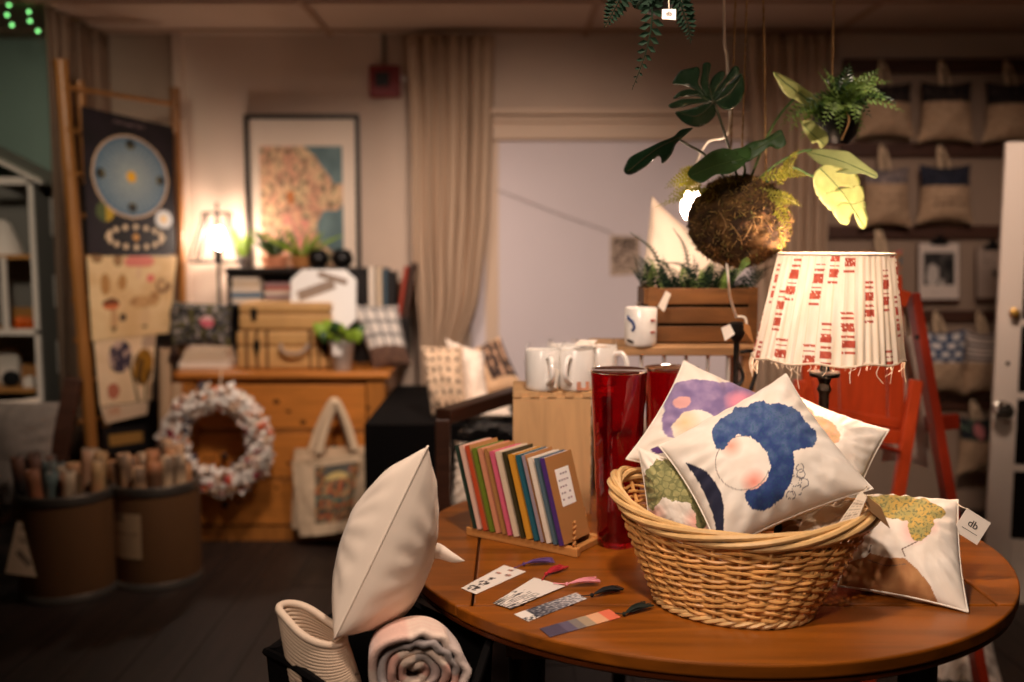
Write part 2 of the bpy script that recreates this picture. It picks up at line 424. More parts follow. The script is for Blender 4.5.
curtain('dim brownish curtain behind the hanging plants', cy,
        E([(748, 35), (756, 250), (760, 420)], cy), E([(832, 35), (826, 250), (822, 420)], cy), 'curtain_cloth', 7, .03, 2.2)
curtain('curtain behind the poster rack, shade put into its brown', -2.1, [(CZ - .01, 4.6), (0.03, 4.6)], [(CZ - .01, 5.26), (0.03, 5.26)], 'curtain_shaded', 9, .025, .4, axis='y')
# ------------------------------------------------------------------ wall pieces at the back
fy = BY - .012
pt = thing('framed_map', 'tall black framed map print hanging on the back wall', 'picture', at(303, 268, BY))
x0, x1, z0, z1 = at(247, 200, BY).x, at(361, 200, BY).x, at(300, 300, BY).z, at(300, 115, BY).z
fw = .022
mb = MB()
mb.box(((x0 + x1) / 2, fy - .008, z1 - fw / 2), (x1 - x0, .03, fw)); mb.box(((x0 + x1) / 2, fy - .008, z0 + fw / 2), (x1 - x0, .03, fw))
for x in (x0 + fw / 2, x1 - fw / 2): mb.box((x, fy - .008, (z0 + z1) / 2), (fw, .03, z1 - z0 - 2 * fw))
mb.build('picture_frame', 'frame_black', pt, smooth=False, bevel=.003)
def p_map(u, v):
    if not (.11 < u < .86 and .1 < v < .84): return (.9, .82, .74)
    a = (u - .11) / .75; b = (v - .1) / .74
    e = .8 + .09 * math.sin(b * 9 + 1) + .1 * fbm(b * 4, 1) - (.22 * max(0, b - .72) * 3.6) + (.16 if .52 < b < .72 else 0)
    if a > e: return mixc((.34, .43, .44), (.42, .51, .51), .5 + fbm(a * 6, b * 6))
    k = fbm(a * 7, b * 7, 2); c = mixc((.85, .72, .55), (.83, .6, .48), .5 + k)
    if fbm(a * 15, b * 15, 8) > .28: c = (.55, .44, .33)
    if abs(a - .42) < .16 and .2 < b < .48 and fbm(a * 12, b * 12, 4) > .0: c = (.84, .55, .48)
    if (a - .36) ** 2 + (b - .62) ** 2 < .003: c = (.72, .42, .2)
    if fbm(a * 20, b * 20, 12) > .35: c = (.5, .48, .36)
    if abs(b - .52 + .03 * math.sin(a * 9)) < .008 or abs(a - .3 - .1 * math.sin(b * 5)) < .008: c = (.62, .42, .35)
    return c
sheet('map_print', [(x0 + fw * .6, fy, z0 + fw * .6), (x1 - fw * .6, fy, z0 + fw * .6), (x1 - fw * .6, fy, z1 - fw * .6), (x0 + fw * .6, fy, z1 - fw * .6)], 'print', p_map, 90, 130, parent=pt)
al = thing('fire_alarm', 'dark red fire alarm box high on the back wall', 'fire alarm', at(387, 97, BY))
a0, a1 = at(371, 97, BY), at(401, 68, BY); cx_, cz_ = (a0.x + a1.x) / 2, (a0.z + a1.z) / 2; ww = a1.x - a0.x
mb = MB(); mb.box((cx_, BY - .03, cz_), (ww, .06, ww)); mb.build('alarm_box', 'alarm_red', al, smooth=False, bevel=.006)
mb = MB(); mb.box((cx_ - .012, BY - .064, cz_ + .008), (ww * .45, .01, ww * .45)); mb.build('sounder', 'frame_black', al, smooth=False, bevel=.004)
mb = MB(); mb.ball((cx_ + ww / 2 + .018, BY - .035, cz_ + .012), .018, 12); mb.build('strobe_lens', 'white_glaze', al)
mb = MB(); mb.tube([(cx_ - .005, BY - .018, cz_ + ww / 2), (cx_ - .005, BY - .018, CZ)], .012, 10); tag(mb.build('conduit_pipe', 'conduit'), 'short grey conduit pipe running from the ceiling to the red alarm', 'pipe')
# ------------------------------------------------------------------ green fairy lights in the side room
fl = thing('fairy_lights', 'string of small green fairy lights near the ceiling of the side room', 'string lights', at(20, 15, 4.6))
P = [(9, 5), (7, 15), (12, 25), (29, 12), (30, 21), (38, 31)]
mb = MB(); W = [at(x, y, 4.6) for x, y in P]; mb.tube(spline([V((W[0].x, 4.6, CZ - .012))] + W, 40), .002, 5); mb.build('wire', 'stem_dark', fl)
for p in W: mb = MB(); mb.ball(p, .0075, 10); mb.build('bulb', 'green_glow', fl)
# ------------------------------------------------------------------ poster rack of bamboo poles
PA, PB = V((at(77, 265, 4.5).x, 4.5, 0)), V((-1.665, 5.06, 0)); pd = (PB - PA).normalized(); pn = V((pd.y, -pd.x, 0))
rk = thing('poster_rack', 'tall bamboo ladder rack with posters beside the dark curtain', 'rack', PA)
def pole(p, r, z1, name='post', lean=.035):
    mb = MB(); pts = []; rr = []
    for i in range(41):
        z = z1 * i / 40; pts.append(V((p.x - (z - 1.35) * lean, p.y, z))); rr.append(r * (1.09 if i % 8 == 0 else 1))
    mb.tube(pts, rr, 12); return mb.build(name, 'bamboo', rk)
pole(PA, .03, 2.24); pole(PA + pd * .09, .018, 2.16); pole(PB - pd * .02, .024, 2.2, lean=0)
for i in range(11):
    z = .25 + i * .187; mb = MB(); mb.tube([PA + V((0, 0, z)) - pd * .03, PA + V((0, 0, z)) + pd * (.13 if i < 10 else .64)], .011, 8); mb.build('rung', 'bamboo', rk)
mb = MB(); mb.box(PA + pd * .3 + V((0, 0, .9)) - pn * .012, (.5, .008, 1.6), Matrix((pd, -pn, V((0, 0, 1)))).transposed()); mb.build('backing_panel', 'black_wood', rk, smooth=False)
pp = PA + pn * .035
def rq(*pix, off=0): return [onplane(x, y, pp + pn * off, pn) for x, y in pix]
DK = (.075, .055, .07)
def p_astro(u, v):
    c = mixc(DK, (.13, .09, .12), .5 + fbm(u * 4, v * 4))
    x, y = (u - .5), (v - .565) * 1.4; r = math.hypot(x, y); R = .425
    if r < R:
        if r > R - .022: return (.82, .68, .55)
        g = math.atan2(y, x); c = mixc((.66, .68, .66), (.38, .47, .54), min(1, r / R * 1.2))
        if math.sin(g * 36) > .75 and r < R * .85: c = mixc(c, (.85, .85, .8), .4)
        if r < .055: c = (.95, .7, .15)
        for px, py in ((0, .33), (0, -.31), (-.33, 0), (.33, 0)):
            if math.hypot(x - px, y - py) < .05: c = (.16, .15, .13) if (x - px) * px + (y - py) * py > -.006 else (.4, .36, .22)
        return c
    for px, py, a, b in ((.2, .3, (.32, .36, .2), (.75, .6, .15)), (.86, .27, (.88, .86, .85), (.95, .8, .55))):
        d = math.hypot(u - px, (v - py) * 1.4)
        if d < .1: return (b if (u > px if px < .5 else d < .04) else a)
    for k in range(16):
        g = k * PI / 8
        if math.hypot(u - .53 - .31 * math.cos(g), (v - .125) * 1.4 - .105 * math.sin(g)) < .028: return (.88, .76, .62)
    if math.hypot(u - .53, (v - .125) * 1.4) < .035: return (.85, .6, .3)
    if .93 < v < .955 and .3 < u < .7 and fbm(u * 30, v * 60) > 0: return (.45, .36, .36)
    return c
def p_mush(u, v):
    c = mixc((.84, .68, .48), (.9, .77, .58), .5 + fbm(u * 3, v * 3)); 
    def e(px, py, rx, ry): return ((u - px) / rx) ** 2 + ((v - py) / ry) ** 2 < 1
    if e(.56, .93, .17, .09) and v > .87: return (.85, .48, .42)
    if e(.56, .8, .025, .1): return (.86, .7, .55)
    if e(.18, .66, .055, .13) or e(.37, .68, .05, .1): return (.7, .5, .28)
    if e(.7, .72, .05, .05): return (.87, .45, .4)
    if e(.87, .62, .1, .1) and fbm(u * 14, v * 14) > -.1: return (.52, .38, .26)
    if e(.24, .42, .1, .07): return (.42, .22, .12) if v > .42 else (.8, .42, .24)
    if e(.27, .24, .045, .16): return (.78, .6, .42) if v > .14 else (.45, .34, .2)
    if e(.38, .25, .04, .045): return (.2, .1, .1)
    if e(.6, .43, .15, .08) or e(.76, .46, .07, .1): return (.78, .6, .4) if fbm(u * 9, v * 9) > -.1 else (.66, .48, .3)
    if e(.66, .24, .055, .15): return (.85, .7, .52) if v > .13 else (.4, .28, .18)
    if e(.1, .97, .06, .05) or e(.32, .95, .05, .08): return (.6, .44, .28)
    return c
def p_tulip(u, v):
    c = mixc((.88, .74, .58), (.92, .79, .64), .5 + fbm(u * 3, v * 3))
    def e(px, py, rx, ry): return ((u - px) / rx) ** 2 + ((v - py) / ry) ** 2 < 1
    if abs(u - .5 - (.8 - v) * .28) < .022 and v < .85: c = (.3, .26, .16)
    if abs(u - .86) < .018 and v < .6: c = (.34, .3, .16)
    if e(.4, .7, .2, .24): c = (.24, .2, .26) if fbm(u * 8, v * 5) > -.12 else (.75, .62, .56)
    if e(.8, .5, .18, .27): c = (.62, .42, .1) if fbm(u * 10, v * 4, 4) > -.05 else (.32, .22, .1)
    if e(.88, .85, .12, .14) and v > .78: c = (.72, .6, .5)
    if e(.26, .2, .11, .12): c = (.72, .42, .32)
    return c
def poster(label, pix, pf, nu, nv, off):
    q = rq(*pix, off=off); o = sheet('poster', q, 'print', pf, nu, nv); return tag(o, label, 'poster')
poster('dark astronomy poster with a big blue disc and moon phases', [(88, 254), (176, 254), (173, 127), (81, 106)], p_astro, 90, 126, .042)
poster('cream poster of mushrooms below the dark astronomy poster', [(92, 341), (169, 333), (177, 256), (87, 256)], p_mush, 80, 80, .038)
poster('cream poster of tulips, lowest full poster on the bamboo rack', [(100, 406), (152, 400), (156, 331), (94, 341)], p_tulip, 60, 70, .034)
poster('small pale printed card strip hanging under the tulip poster', [(106, 424), (147, 414), (149, 401), (100, 407)], lambda u, v: (.78, .55, .42) if .1 < u < .4 and .4 < v < .9 and fbm(u * 9, v * 9) > -.2 else (.82, .7, .58), 20, 12, .036)
poster('black poster with a gold name strip at the foot of the rack', [(106, 456), (150, 448), (148, 424), (103, 428)], lambda u, v: (.62, .45, .22) if .12 < u < .86 and .3 < v < .72 else (.07, .06, .06), 24, 24, .034)
# ------------------------------------------------------------------ house shaped cubby in the side room
cb = thing('cubby_shelf', 'white house shaped cubby shelf with grey sides in the side room', 'shelf', (-2.5, 4.8, 0))
CY0, CY1 = 4.75, 5.05; xr = at(37, 250, CY0).x; xl = xr - 1.0; ztop = at(20, 181, CY0).z; wd = .024
mb = MB(); mb.box((xr - wd / 2, (CY0 + CY1) / 2, ztop / 2), (wd, CY1 - CY0, ztop)); mb.box((xl, (CY0 + CY1) / 2, ztop / 2), (wd, CY1 - CY0, ztop)); mb.box(((xl + xr) / 2, CY1 - .01, ztop / 2), (xr - xl - .03, .02, ztop)); mb.build('side_panel', 'cubby_grey', cb, smooth=False)
def shelfz(y): return at(20, y, CY0).z
mb = MB()
mb.box((xr - .012, CY0 - .008, ztop / 2), (.024, .02, ztop)); mb.box(((xl + xr) / 2, CY0 - .008, ztop), (xr - xl, .02, .035))
mb.box(((xl + xr) / 2, CY0 - .008, shelfz(332)), (xr - xl, .02, .03)); xd = at(6, 300, CY0).x
mb.box((xd, CY0 - .006, (shelfz(257) + shelfz(332)) / 2), (.026, .02, shelfz(257) - shelfz(332))); mb.build('front_frame', 'cubby_white', cb, smooth=False, bevel=.003)
for y in (257, 332, 391): mb = MB(); mb.box(((xl + xr) / 2 - .01, CY0 + .14, shelfz(y)), (xr - xl - .04, .27, .022)); mb.build('shelf_board', 'cubby_wood', cb, smooth=False, bevel=.003)
ax = xl + .5; az = ztop + .5 * .52
mb = MB()
for sgn in (1, -1):
    ex = ax + sgn * .55; q = [V((ax, CY0 - .03, az)), V((ex, CY0 - .03, ztop - .02)), V((ex, CY1 + .02, ztop - .02)), V((ax, CY1 + .02, az))]
    mb.hexa(q, (0, 0, .03))
mb.build('roof', 'roof_grey', cb, smooth=False, bevel=.003)
mb = MB()
for sgn in (1, -1): mb.bar((ax, CY0 - .035, az + .012), (ax + sgn * .56, CY0 - .035, ztop - .012), .012, .045, up=(0, 1, 0))
mb.build('roof_edge', 'cubby_white', cb, smooth=False)
Yi = CY0 + .13
def onshelf(y): return shelfz(y) + .011
mb = MB(); c = at(2, 232, Yi); mb.lathe([(.1, 0), (.08, .06), (.04, .15), (.012, .17)], (c.x, Yi, onshelf(257)), 24); tag(mb.build('paper_cone', 'cubby_white'), 'white cone shade on the upper shelf of the house cubby', 'lampshade')
for k, x in enumerate((22, 29)):
    mb = MB(); c = at(x, 322, Yi); pts = [V((c.x - .03, Yi, onshelf(332) + .02)), V((c.x, Yi - .02, onshelf(332) + .034)), V((c.x + .03, Yi, onshelf(332) + .02))]
    mb.tube(spline(pts, 10), [.012 + .012 * math.sin(PI * i / 10) for i in range(11)], 10); mb.lathe([(.03, 0), (.034, .01), (.02, .014)], (c.x, Yi - .01, onshelf(332)), 12)
    tag(mb.build('felt_toy', 'orange_toy'), ['orange felt toy on the middle cubby shelf, nearer the divider', 'orange felt toy on the middle cubby shelf, nearer the grey side'][k], 'toy')
mb = MB(); c = at(22, 310, Yi + .1); mb.box((c.x + .01, Yi + .13, onshelf(332) + .045), (.13, .05, .09)); tag(mb.build('toy_box', 'cubby_wood', smooth=False, bevel=.006), 'brown wooden box behind the orange felt toys', 'box')
mb = MB(); c = at(4, 350, Yi); mb.box((c.x, Yi + .05, onshelf(391) + .08), (.1, .05, .16)); mb.box((c.x, Yi + .05, onshelf(391) + .166), (.07, .04, .015)); tag(mb.build('white_block', 'cubby_white', smooth=False, bevel=.008), 'tall white block ornament on the lower cubby shelf', 'ornament')
mb = MB(); c = at(11, 378, Yi - .06); mb.ball((c.x, Yi - .06, onshelf(391) + .04), .042, 20, (1, 1, .95)); tag(mb.build('felt_ball', 'rope_cloth'), 'round grey wool ball on the lower cubby shelf', 'ball')
mb = MB(); c = at(25, 375, Yi + .05); mb.box((c.x, Yi + .1, onshelf(391) + .045), (.1, .05, .09)); tag(mb.build('brown_box', 'kraft', smooth=False, bevel=.006), 'small brown card box behind the wool ball', 'box')
mb = MB(); c = at(31, 385, Yi - .08); mb.box((c.x, Yi - .09, onshelf(391) + .024), (.05, .04, .048)); mb.box((c.x, Yi - .09, onshelf(391) + .052), (.03, .03, .008)); tag(mb.build('candle_box', 'cubby_white', smooth=False, bevel=.005), 'little white cube box at the front of the lower cubby shelf', 'box')
for k, (x0, y0, x1, y1) in enumerate(((58, 198, 66, 236), (58, 275, 63, 307), (57, 341, 64, 373))):
    xs = xr + .003; ya = lambda px: xs / ((px - 512) / FPX) 
    Ya, Yb = 4.9, 5.0; q = []
    for (px, py, Yq) in ((x0, y1, Ya), (x1, y1, Yb), (x1, y0, Yb), (x0, y0, Ya)): q.append(V((xs, Yq, at(px, py, Yq).z)))
    o = sheet('paper_note', q, 'paper'); tag(o, ['paper note high on the grey side of the cubby', 'small paper card on the middle of the grey cubby side', 'paper note low on the grey side of the cubby'][k], 'note')
# ------------------------------------------------------------------ wooden chair with grey cushion, far left
ch = thing('armchair', 'dark wooden chair behind the drums holding a grey cushion', 'chair', (-2.2, 4.3, 0))
A = at(74, 378, 4.42); B = at(52, 492, 4.36)
mb = MB(); d = (B - A).normalized(); k = B + d * (B.z / -d.z - .0) * .98; mb.bar(A, V((k.x, k.y, 0.0)), .05, .07, up=(1, 0, 0)); mb.build('back_post', 'rail_wood', ch, smooth=False, bevel=.006)
A2 = A + V((-.62, 0, 0)); k2 = V((k.x - .62, k.y, 0)); mb = MB(); mb.bar(A2, k2, .05, .07, up=(1, 0, 0)); mb.build('back_post', 'rail_wood', ch, smooth=False, bevel=.006)
mb = MB(); mb.box((A.x - .36, A.y - .03, A.z - .32), (.6, .025, .08)); mb.build('back_rail', 'rail_wood', ch, smooth=False, bevel=.005)
mb = MB(); mb.box((A.x - .42, 4.14, .28), (.5, .42, .04)); mb.build('seat', 'rail_wood', ch, smooth=False, bevel=.008)
for x in (A.x - .62, A.x - .2): mb = MB(); mb.box((x, 3.97, .14), (.045, .045, .27)); mb.build('front_leg', 'rail_wood', ch, smooth=False, bevel=.004)
cushion('grey woven cushion on the dark chair at the far left edge', [at(-62, 520, 4.04), at(50, 508, 4.08), at(60, 402, 4.2), at(-62, 394, 4.2)], .16, 'grey_cloth', n=30, seed=2, wr=.006)
cushion('pale cushion behind the grey cushion below the cubby', [at(-46, 500, 4.24), at(30, 490, 4.26), at(40, 397, 4.36), at(-40, 398, 4.36)], .05, 'cream_cloth', n=20, seed=3)
# ------------------------------------------------------------------ fibre drums full of rolled posters
def drum(label, c, r, h, lab):
    t = thing('fibre_drum', label, 'drum', c, 0, 'brown fibre drums of posters'); c = V(c)
    mb = MB(); mb.lathe([(r * .985, .004), (r, .02), (r, h - .02), (r * .97, h - .02), (r * .97, .03), (0, .03)], c, 48); mb.build('drum_body', 'fibre_drum', t)
    mb = MB()
    mb.lathe([(r * 1.0, 0), (r * 1.02, .004), (r * 1.02, .028), (r * 1.0, .034)], c, 48); mb.build('bottom_band', 'drum_band', t); mb = MB()
    mb.lathe([(r * 1.0, h - .035), (r * 1.02, h - .03), (r * 1.02, h - .01), (r * 1.005, h - .01), (r * 1.025, h), (r * 1.005, h + .01), (r * .97, h + .008), (r * .97, h - .01)], c, 48); mb.build('rim_band', 'drum_band', t)
    return t
d1c = onz(67, 606, 0); d1c = V((d1c.x, d1c.y + .185, 0)); d1c.x = at(68, 550, d1c.y).x
d2c = V((at(158, 550, 4.17).x, 4.17, 0)); dr = .19
D1 = drum('nearer brown fibre drum of rolled posters with a hanging paper tag', d1c, dr, .43, 0)
D2 = drum('brown fibre drum of rolled posters with a pasted label, beside the dresser', d2c, .18, .43, 0)
def roll(px, py, c, r, z0, z1, tx, ty, colA, label, grp, proto={}):
    key = colA
    base = V((px, py, z0)); top = V((px + tx, py + ty, z1)); d = top - base
    o = None
    if key not in proto:
        mb = MB(); mb.col = S(colA); n = 40; L = .5
        def f(u, v):
            g = u * 3.2 * 2 * PI; rr = r * (.62 + .38 * u); return V((rr * math.cos(g), rr * math.sin(g), v * L))
        def pc(u, v):
            c0 = S(colA); w = fbm(u * 5, v * 4, len(colA) + c0[0] * 9)
            return mixc(c0, (.2, .15, .12), .55) if w > .22 else mixc(c0, (.75, .45, .3), .4) if w < -.25 else c0
        mb.grid(f, 56, 10, col=pc); o = mb.build('rolled_poster', 'print', local=True, smooth='full', solid=.0015); proto[key] = o
        tag(o, label, 'rolled poster', grp)
    else:
        o = proto[key].copy(); C.objects.link(o); tag(o, label, 'rolled poster', grp)
    o.rotation_euler = d.to_track_quat('Z', 'Y').to_euler(); o.location = base; o.scale = (1, 1, d.length / .5)
    return o
rnd = random.Random(4)
for nm, c, cols, grp, zt in (('left', d1c, ['#b9a184', '#8c5a3c', '#2b2420', '#b08a5c', '#5b6a66', '#c09a6a'], 'rolled posters in the drum with the hanging tag', .56),
                              ('right', d2c, ['#c08a5c', '#d0b08c', '#b0764a', '#caa078'], 'rolled posters in the drum with the pasted label', .55)):
    what = {'#b9a184': 'grey-beige', '#8c5a3c': 'brown', '#2b2420': 'black', '#b08a5c': 'tan', '#5b6a66': 'blue-grey', '#c09a6a': 'golden tan', '#c08a5c': 'orange-tan', '#d0b08c': 'cream', '#b0764a': 'copper brown', '#caa078': 'light tan'}
    for k in range(16):
        g = k * 2.399; rr = .135 * math.sqrt((k + .5) / 16); col = cols[k % len(cols)]
        if nm == 'left': col = ['#2b2420', '#2b2420', '#5b6a66', '#8c5a3c', '#b9a184', '#b08a5c', '#c09a6a'][min(6, int((math.cos(g) * rr / .135 + 1) * 3.5))]
        roll(c.x + rr * math.cos(g), c.y + rr * math.sin(g), c, .029, .035, zt + rnd.uniform(-.06, .03), math.cos(g) * .016 + rnd.uniform(-.05, .05), math.sin(g) * .012, col,
             f'{what[col]} rolled poster standing in the drum with the {"hanging tag" if nm == "left" else "pasted label"}', grp + ', ' + what[col])
# tall pale rolls and dark dried flowers behind the second drum
for k, (px, zt) in enumerate(((163, .95), (173, .78))):
    b = V((at(px, 480, 4.56 + k * .02).x, 4.56 + k * .02, .0)); mb = MB(); mb.tube([b, b + V((0.02, .03, zt))], .028, 16); mb.col = S('#b49474')
    mb.c = [S('#b49474')] * len(mb.v); tag(mb.build('paper_roll', 'print'), ['tall pale paper roll between poster rack and wreath, taller one', 'pale paper roll beside the wreath, shorter one'][k], 'paper roll')
df = thing('dried_flowers', 'bunch of dark dried flower heads beside the tulip poster', 'dried flowers', V((at(166, 480, 4.62).x, 4.62, 0)))
for k, (px, py) in enumerate(((167, 352), (172, 358), (163, 396))):
    h = at(px, py, 4.6); base = V((at(166, 480, 4.62).x, 4.62, 0.0))
    mb = MB(); mb.tube(spline([base, (base + h) / 2 + V((.01, 0, 0)), h], 12), .004, 6); mb.build('stem', 'stem_dark', df)
    mb = MB(); rr = random.Random(k)
    for i in range(60):
        d = V((rr.gauss(0, 1), rr.gauss(0, 1), rr.gauss(0, 1))).normalized(); a = h + d * .02; b = h + d * rr.uniform(.035, .05); mb.tube([a, b], [.006, .001], 5)
    mb.build('flower_head', 'knot', df)
# drum label and hanging tag
mb = MB(); gl = []
def lab(u, v): 
    g = math.radians(208 + 62 * u); return d2c + V((.1825 * math.cos(g), .1825 * math.sin(g), .14 + .19 * v))
def p_lab(u, v):
    c = (.72, .6, .46)
    if v > .8 and .08 < u < .6: return c if (.855 < v < .875 and fbm(u * 20, 1) > 0) else (.2, .16, .13) if fbm(u * 24, v * 6) > -.15 else c
    if .52 < v < .58 and .3 < u < .9 and fbm(u * 30, v * 30) > -.15: return (.35, .28, .22)
    if u < .12 and .2 < v < .4: return (.2, .14, .1)
    if (.42 < v < .46 or .28 < v < .31 or .16 < v < .19) and .3 < u < .85 and fbm(u * 30, v * 30) > 0: return (.5, .4, .3)
    return c
mb.grid(lab, 44, 50, col=p_lab); mb.build('pasted_label', 'print', D2, smooth=False)
tx = d1c + V((-.14, -.135, 0)); 
def p_tag(u, v):
    c = (.78, .68, .57)
    for y in (.93, .86, .7, .64):
        if abs(v - y) < .016 and .15 < u < .85 and fbm(u * 25, v * 40) > -.2: return (.3, .25, .21)
    a, b = u - .5, (v - .33) * 2.0; x, y = a * .7 - b * -.7, a * -.7 * -1 + b * .7
    x, y = a * .72 - b * .69, a * .69 + b * .72
    if abs(y) < .1 and abs(x) < .34: return c if (abs(y) < .045 and fbm(x * 30, y * 30) > .05) else (.27, .22, .19)
    return c
q = [at(5, 573, tx.y - .06), at(37, 577, tx.y - .05), at(40, 526, tx.y - .02), at(17, 521, tx.y - .03)]
sheet('hanging_tag', q, 'print', p_tag, 34, 56, parent=D1, curl=.004)
mb = MB(); mb.bar(q[3].lerp(q[2], .5) + V((0, .0, .015)), q[3].lerp(q[2], .5) + V((0, -.005, -.012)), .03, .01); mb.build('tag_clip', 'black_iron', D1, smooth=False, bevel=.002)
# ------------------------------------------------------------------ the pine dresser
DY, DZ = 4.7, .825; dx0, dx1 = at(178, 450, DY).x, at(386, 450, DY).x; dw = dx1 - dx0; dm = (dx0 + dx1) / 2
ds = thing('pine_dresser', 'orange pine chest of drawers with a wreath hung on its front', 'dresser', (dm, DY + .24, 0))
mb = MB(); mb.box((dm, DY + .235, DZ - .014), (dw + .05, .53, .028)); mb.build('top', 'pine', ds, smooth=False, bevel=.006)
mb = MB(); zb = .06
for s in (-1, 1): mb.box((dm + s * (dw / 2 - .011), DY + .25, (DZ - .028 + zb) / 2), (.022, .46, DZ - .028 - zb))
mb.box((dm, DY + .47, (DZ + zb) / 2), (dw - .044, .012, DZ - .03 - zb)); mb.box((dm, DY + .24, zb + .03), (dw - .044, .44, .02)); mb.build('carcass', 'pine_side', ds, smooth=False, bevel=.002)
mb = MB()
zz = [at(290, y, DY).z for y in (382, 431, 479, 527)]
st = at(196, 450, DY).x - dx0
mb.box((dm, DY + .008, (zz[0] + DZ - .028) / 2), (dw, .02, DZ - .028 - zz[0]))
for z in zz[1:3]: mb.box((dm, DY + .008, z), (dw - 2 * st, .02, .014))
mb.box((dm, DY + .008, zz[3] / 2 + .0), (dw, .02, zz[3]))
for s in (-1, 1): mb.box((dm + s * (dw / 2 - st / 2), DY + .006, (zz[0] + zz[3]) / 2), (st, .024, zz[0] - zz[3]))
mb.build('face_frame', 'pine_side', ds, smooth=False, bevel=.003)
mb = MB(); mb.box((dm, DY - .004, DZ - .036), (dw + .02, .02, .014)); mb.build('cornice', 'pine', ds, smooth=False, bevel=.005)
for k in range(3):
    z1, z0 = zz[k] - .012, zz[k + 1] + .012; mb = MB(); mb.box((dm, DY + .004, (z0 + z1) / 2), (dw - 2 * st - .014, .022, z1 - z0)); dr_ = mb.build('drawer', 'pine', ds, smooth=False, bevel=.004)
    for s in (-1, 1):
        mb = MB(); R = Matrix.Rotation(PI / 2, 3, 'X'); mb.lathe([(.008, 0), (.007, .012), (.016, .02), (.017, .027), (.008, .033), (0, .034)], (dm + s * .27, DY - .007, (z0 + z1) / 2), 16, R); mb.build('knob', 'knot', dr_)
    rr = random.Random(k + 3); mb = MB()
    for i in range(5): mb.lathe([(.007 + .005 * rr.random(), .0003), (0, .0006)], (dm + rr.uniform(-.42, .42), DY - .0071, rr.uniform(z0 + .02, z1 - .02)), 10, R, sx=1.5)
    mb.build('wood_knots', 'knot', dr_)
# ------------------------------------------------------------------ wreath and tote hung on the dresser front
wr = thing('rag_wreath', 'white rag wreath with red and blue scraps hanging on the dresser', 'wreath', at(219, 440, DY - .09))
wc = at(219, 439, DY - .1); R0, R1 = .2, .055
mb = MB(); mb.tube([wc + V((R0 * math.cos(2 * PI * i / 48), 0, R0 * math.sin(2 * PI * i / 48))) for i in range(48)], .03, 10, closed=True); mb.build('ring', 'kraft', wr)
rr = random.Random(11)
PAL = ['#ece2d8'] * 12 + ['#e6c8b4', '#d8b49a', '#e0cdbb', '#f4ece2', '#f0e4d6', '#ead8c6', '#b02a30', '#c8603c', '#4a4650', '#e0a078', '#a23a48', '#e8d2c4', '#d9b898', '#f2e8de']
mb = MB()
for i in range(520):
    g = rr.uniform(0, 2 * PI); a = rr.uniform(-.55 * PI, 1.15 * PI) - PI / 2 + 0; rad = R0 + .05 * math.cos(a) + rr.gauss(0, .008)
    ctr = wc + V((rad * math.cos(g), -.028 - .02 * abs(math.sin(a)) - rr.uniform(0, .02), rad * math.sin(g)))
    out = V((math.cos(g) * math.cos(a), -abs(math.sin(a)) - .2, math.sin(g) * math.cos(a))).normalized()
    t1 = out.cross(V((rr.gauss(0, 1), rr.gauss(0, 1), rr.gauss(0, 1)))).normalized(); t2 = out.cross(t1)
    L, W = rr.uniform(.022, .05), rr.uniform(.012, .022); mb.col = S(rr.choice(PAL)); bend = out * rr.uniform(-.01, .02)
    mb.grid(lambda u, v: ctr + t1 * ((u - .5) * L * 2) * (.55 + .45 * math.sin(PI * u)) + t2 * ((v - .5) * 2 * W) * math.sin(PI * (u * .8 + .1)) + bend * (4 * (u - .5) ** 2) + out * .008 * math.sin(v * PI), 4, 2)
    mb.c[-15:] = [mb.col] * 15
mb.build('rag_strips', 'wreath_cloth', wr, smooth='full')
mb = MB(); mb.tube([wc + V((0, .0, R0)), wc + V((0, .05, R0 + .06)), wc + V((0, .075, R0 + .12))], .003, 6); mb.build('hanging_loop', 'thread', wr)
# tote bags (two, one behind the other)
def tote(label, q, Y, printed):
    q = [V(p) for p in q]; t = thing('tote_bag', label, 'tote bag', (q[0] + q[1]) / 2, 0, 'tote bags hanging on the dresser')
    def pcl(u, v):
        c = (.85, .74, .61)
        if v > .93: return (.8, .69, .56)
        if printed and .26 < u < .78 and .14 < v < .9:
            a, b = (u - .26) / .52, (v - .14) / .76
            if b > .74 and abs(a - .5) < .3: return (.86, .75, .48) if (a - .5) ** 2 * 4 + (b - .74) ** 2 * 20 < .3 else (.36, .35, .32)
            k = fbm(a * 4.5, b * 6, 5); m = fbm(a * 9, b * 12, 1)
            c = (.62, .47, .28) if k > .08 else (.33, .37, .3) if k > -.12 else (.72, .58, .4)
            if m > .22: c = (.72, .36, .22)
            if m < -.26: c = (.2, .22, .24)
            if abs(b - .42 - .05 * math.sin(a * 7)) < .025: c = (.34, .48, .42)
        return c
    def f(u, v, s):
        p = bil(q, u, v); e = math.sin(PI * u) * (1 - .75 * v)
        return p + V((0, s * (.008 + .028 * e) + .008 * fbm(u * 5, v * 3, 2), 0))
    mb = MB(); mb.grid(lambda u, v: f(u, v, -1), 44, 52, col=pcl); mb.grid(lambda u, v: f(1 - u, v, 1), 20, 20, col=lambda u, v: (.83, .72, .59))
    mb.grid(lambda u, v: f(u, 0, -1 + 2 * v), 44, 3, col=lambda u, v: (.83, .72, .59))
    for side in (0, 1): mb.grid(lambda u, v: f(side, v, -1 + 2 * u), 3, 30, col=lambda u, v: (.83, .72, .59))
    mb.build('bag_body', 'tote_cloth', t, smooth='full')
    return t, q
tq = [at(300, 536, DY - .1), at(364, 527, DY - .1), at(381, 450, DY - .1), at(292, 461, DY - .1)]
T1, q1 = tote('cream tote bag with a busy illustrated print hanging on the dresser', tq, DY, True)
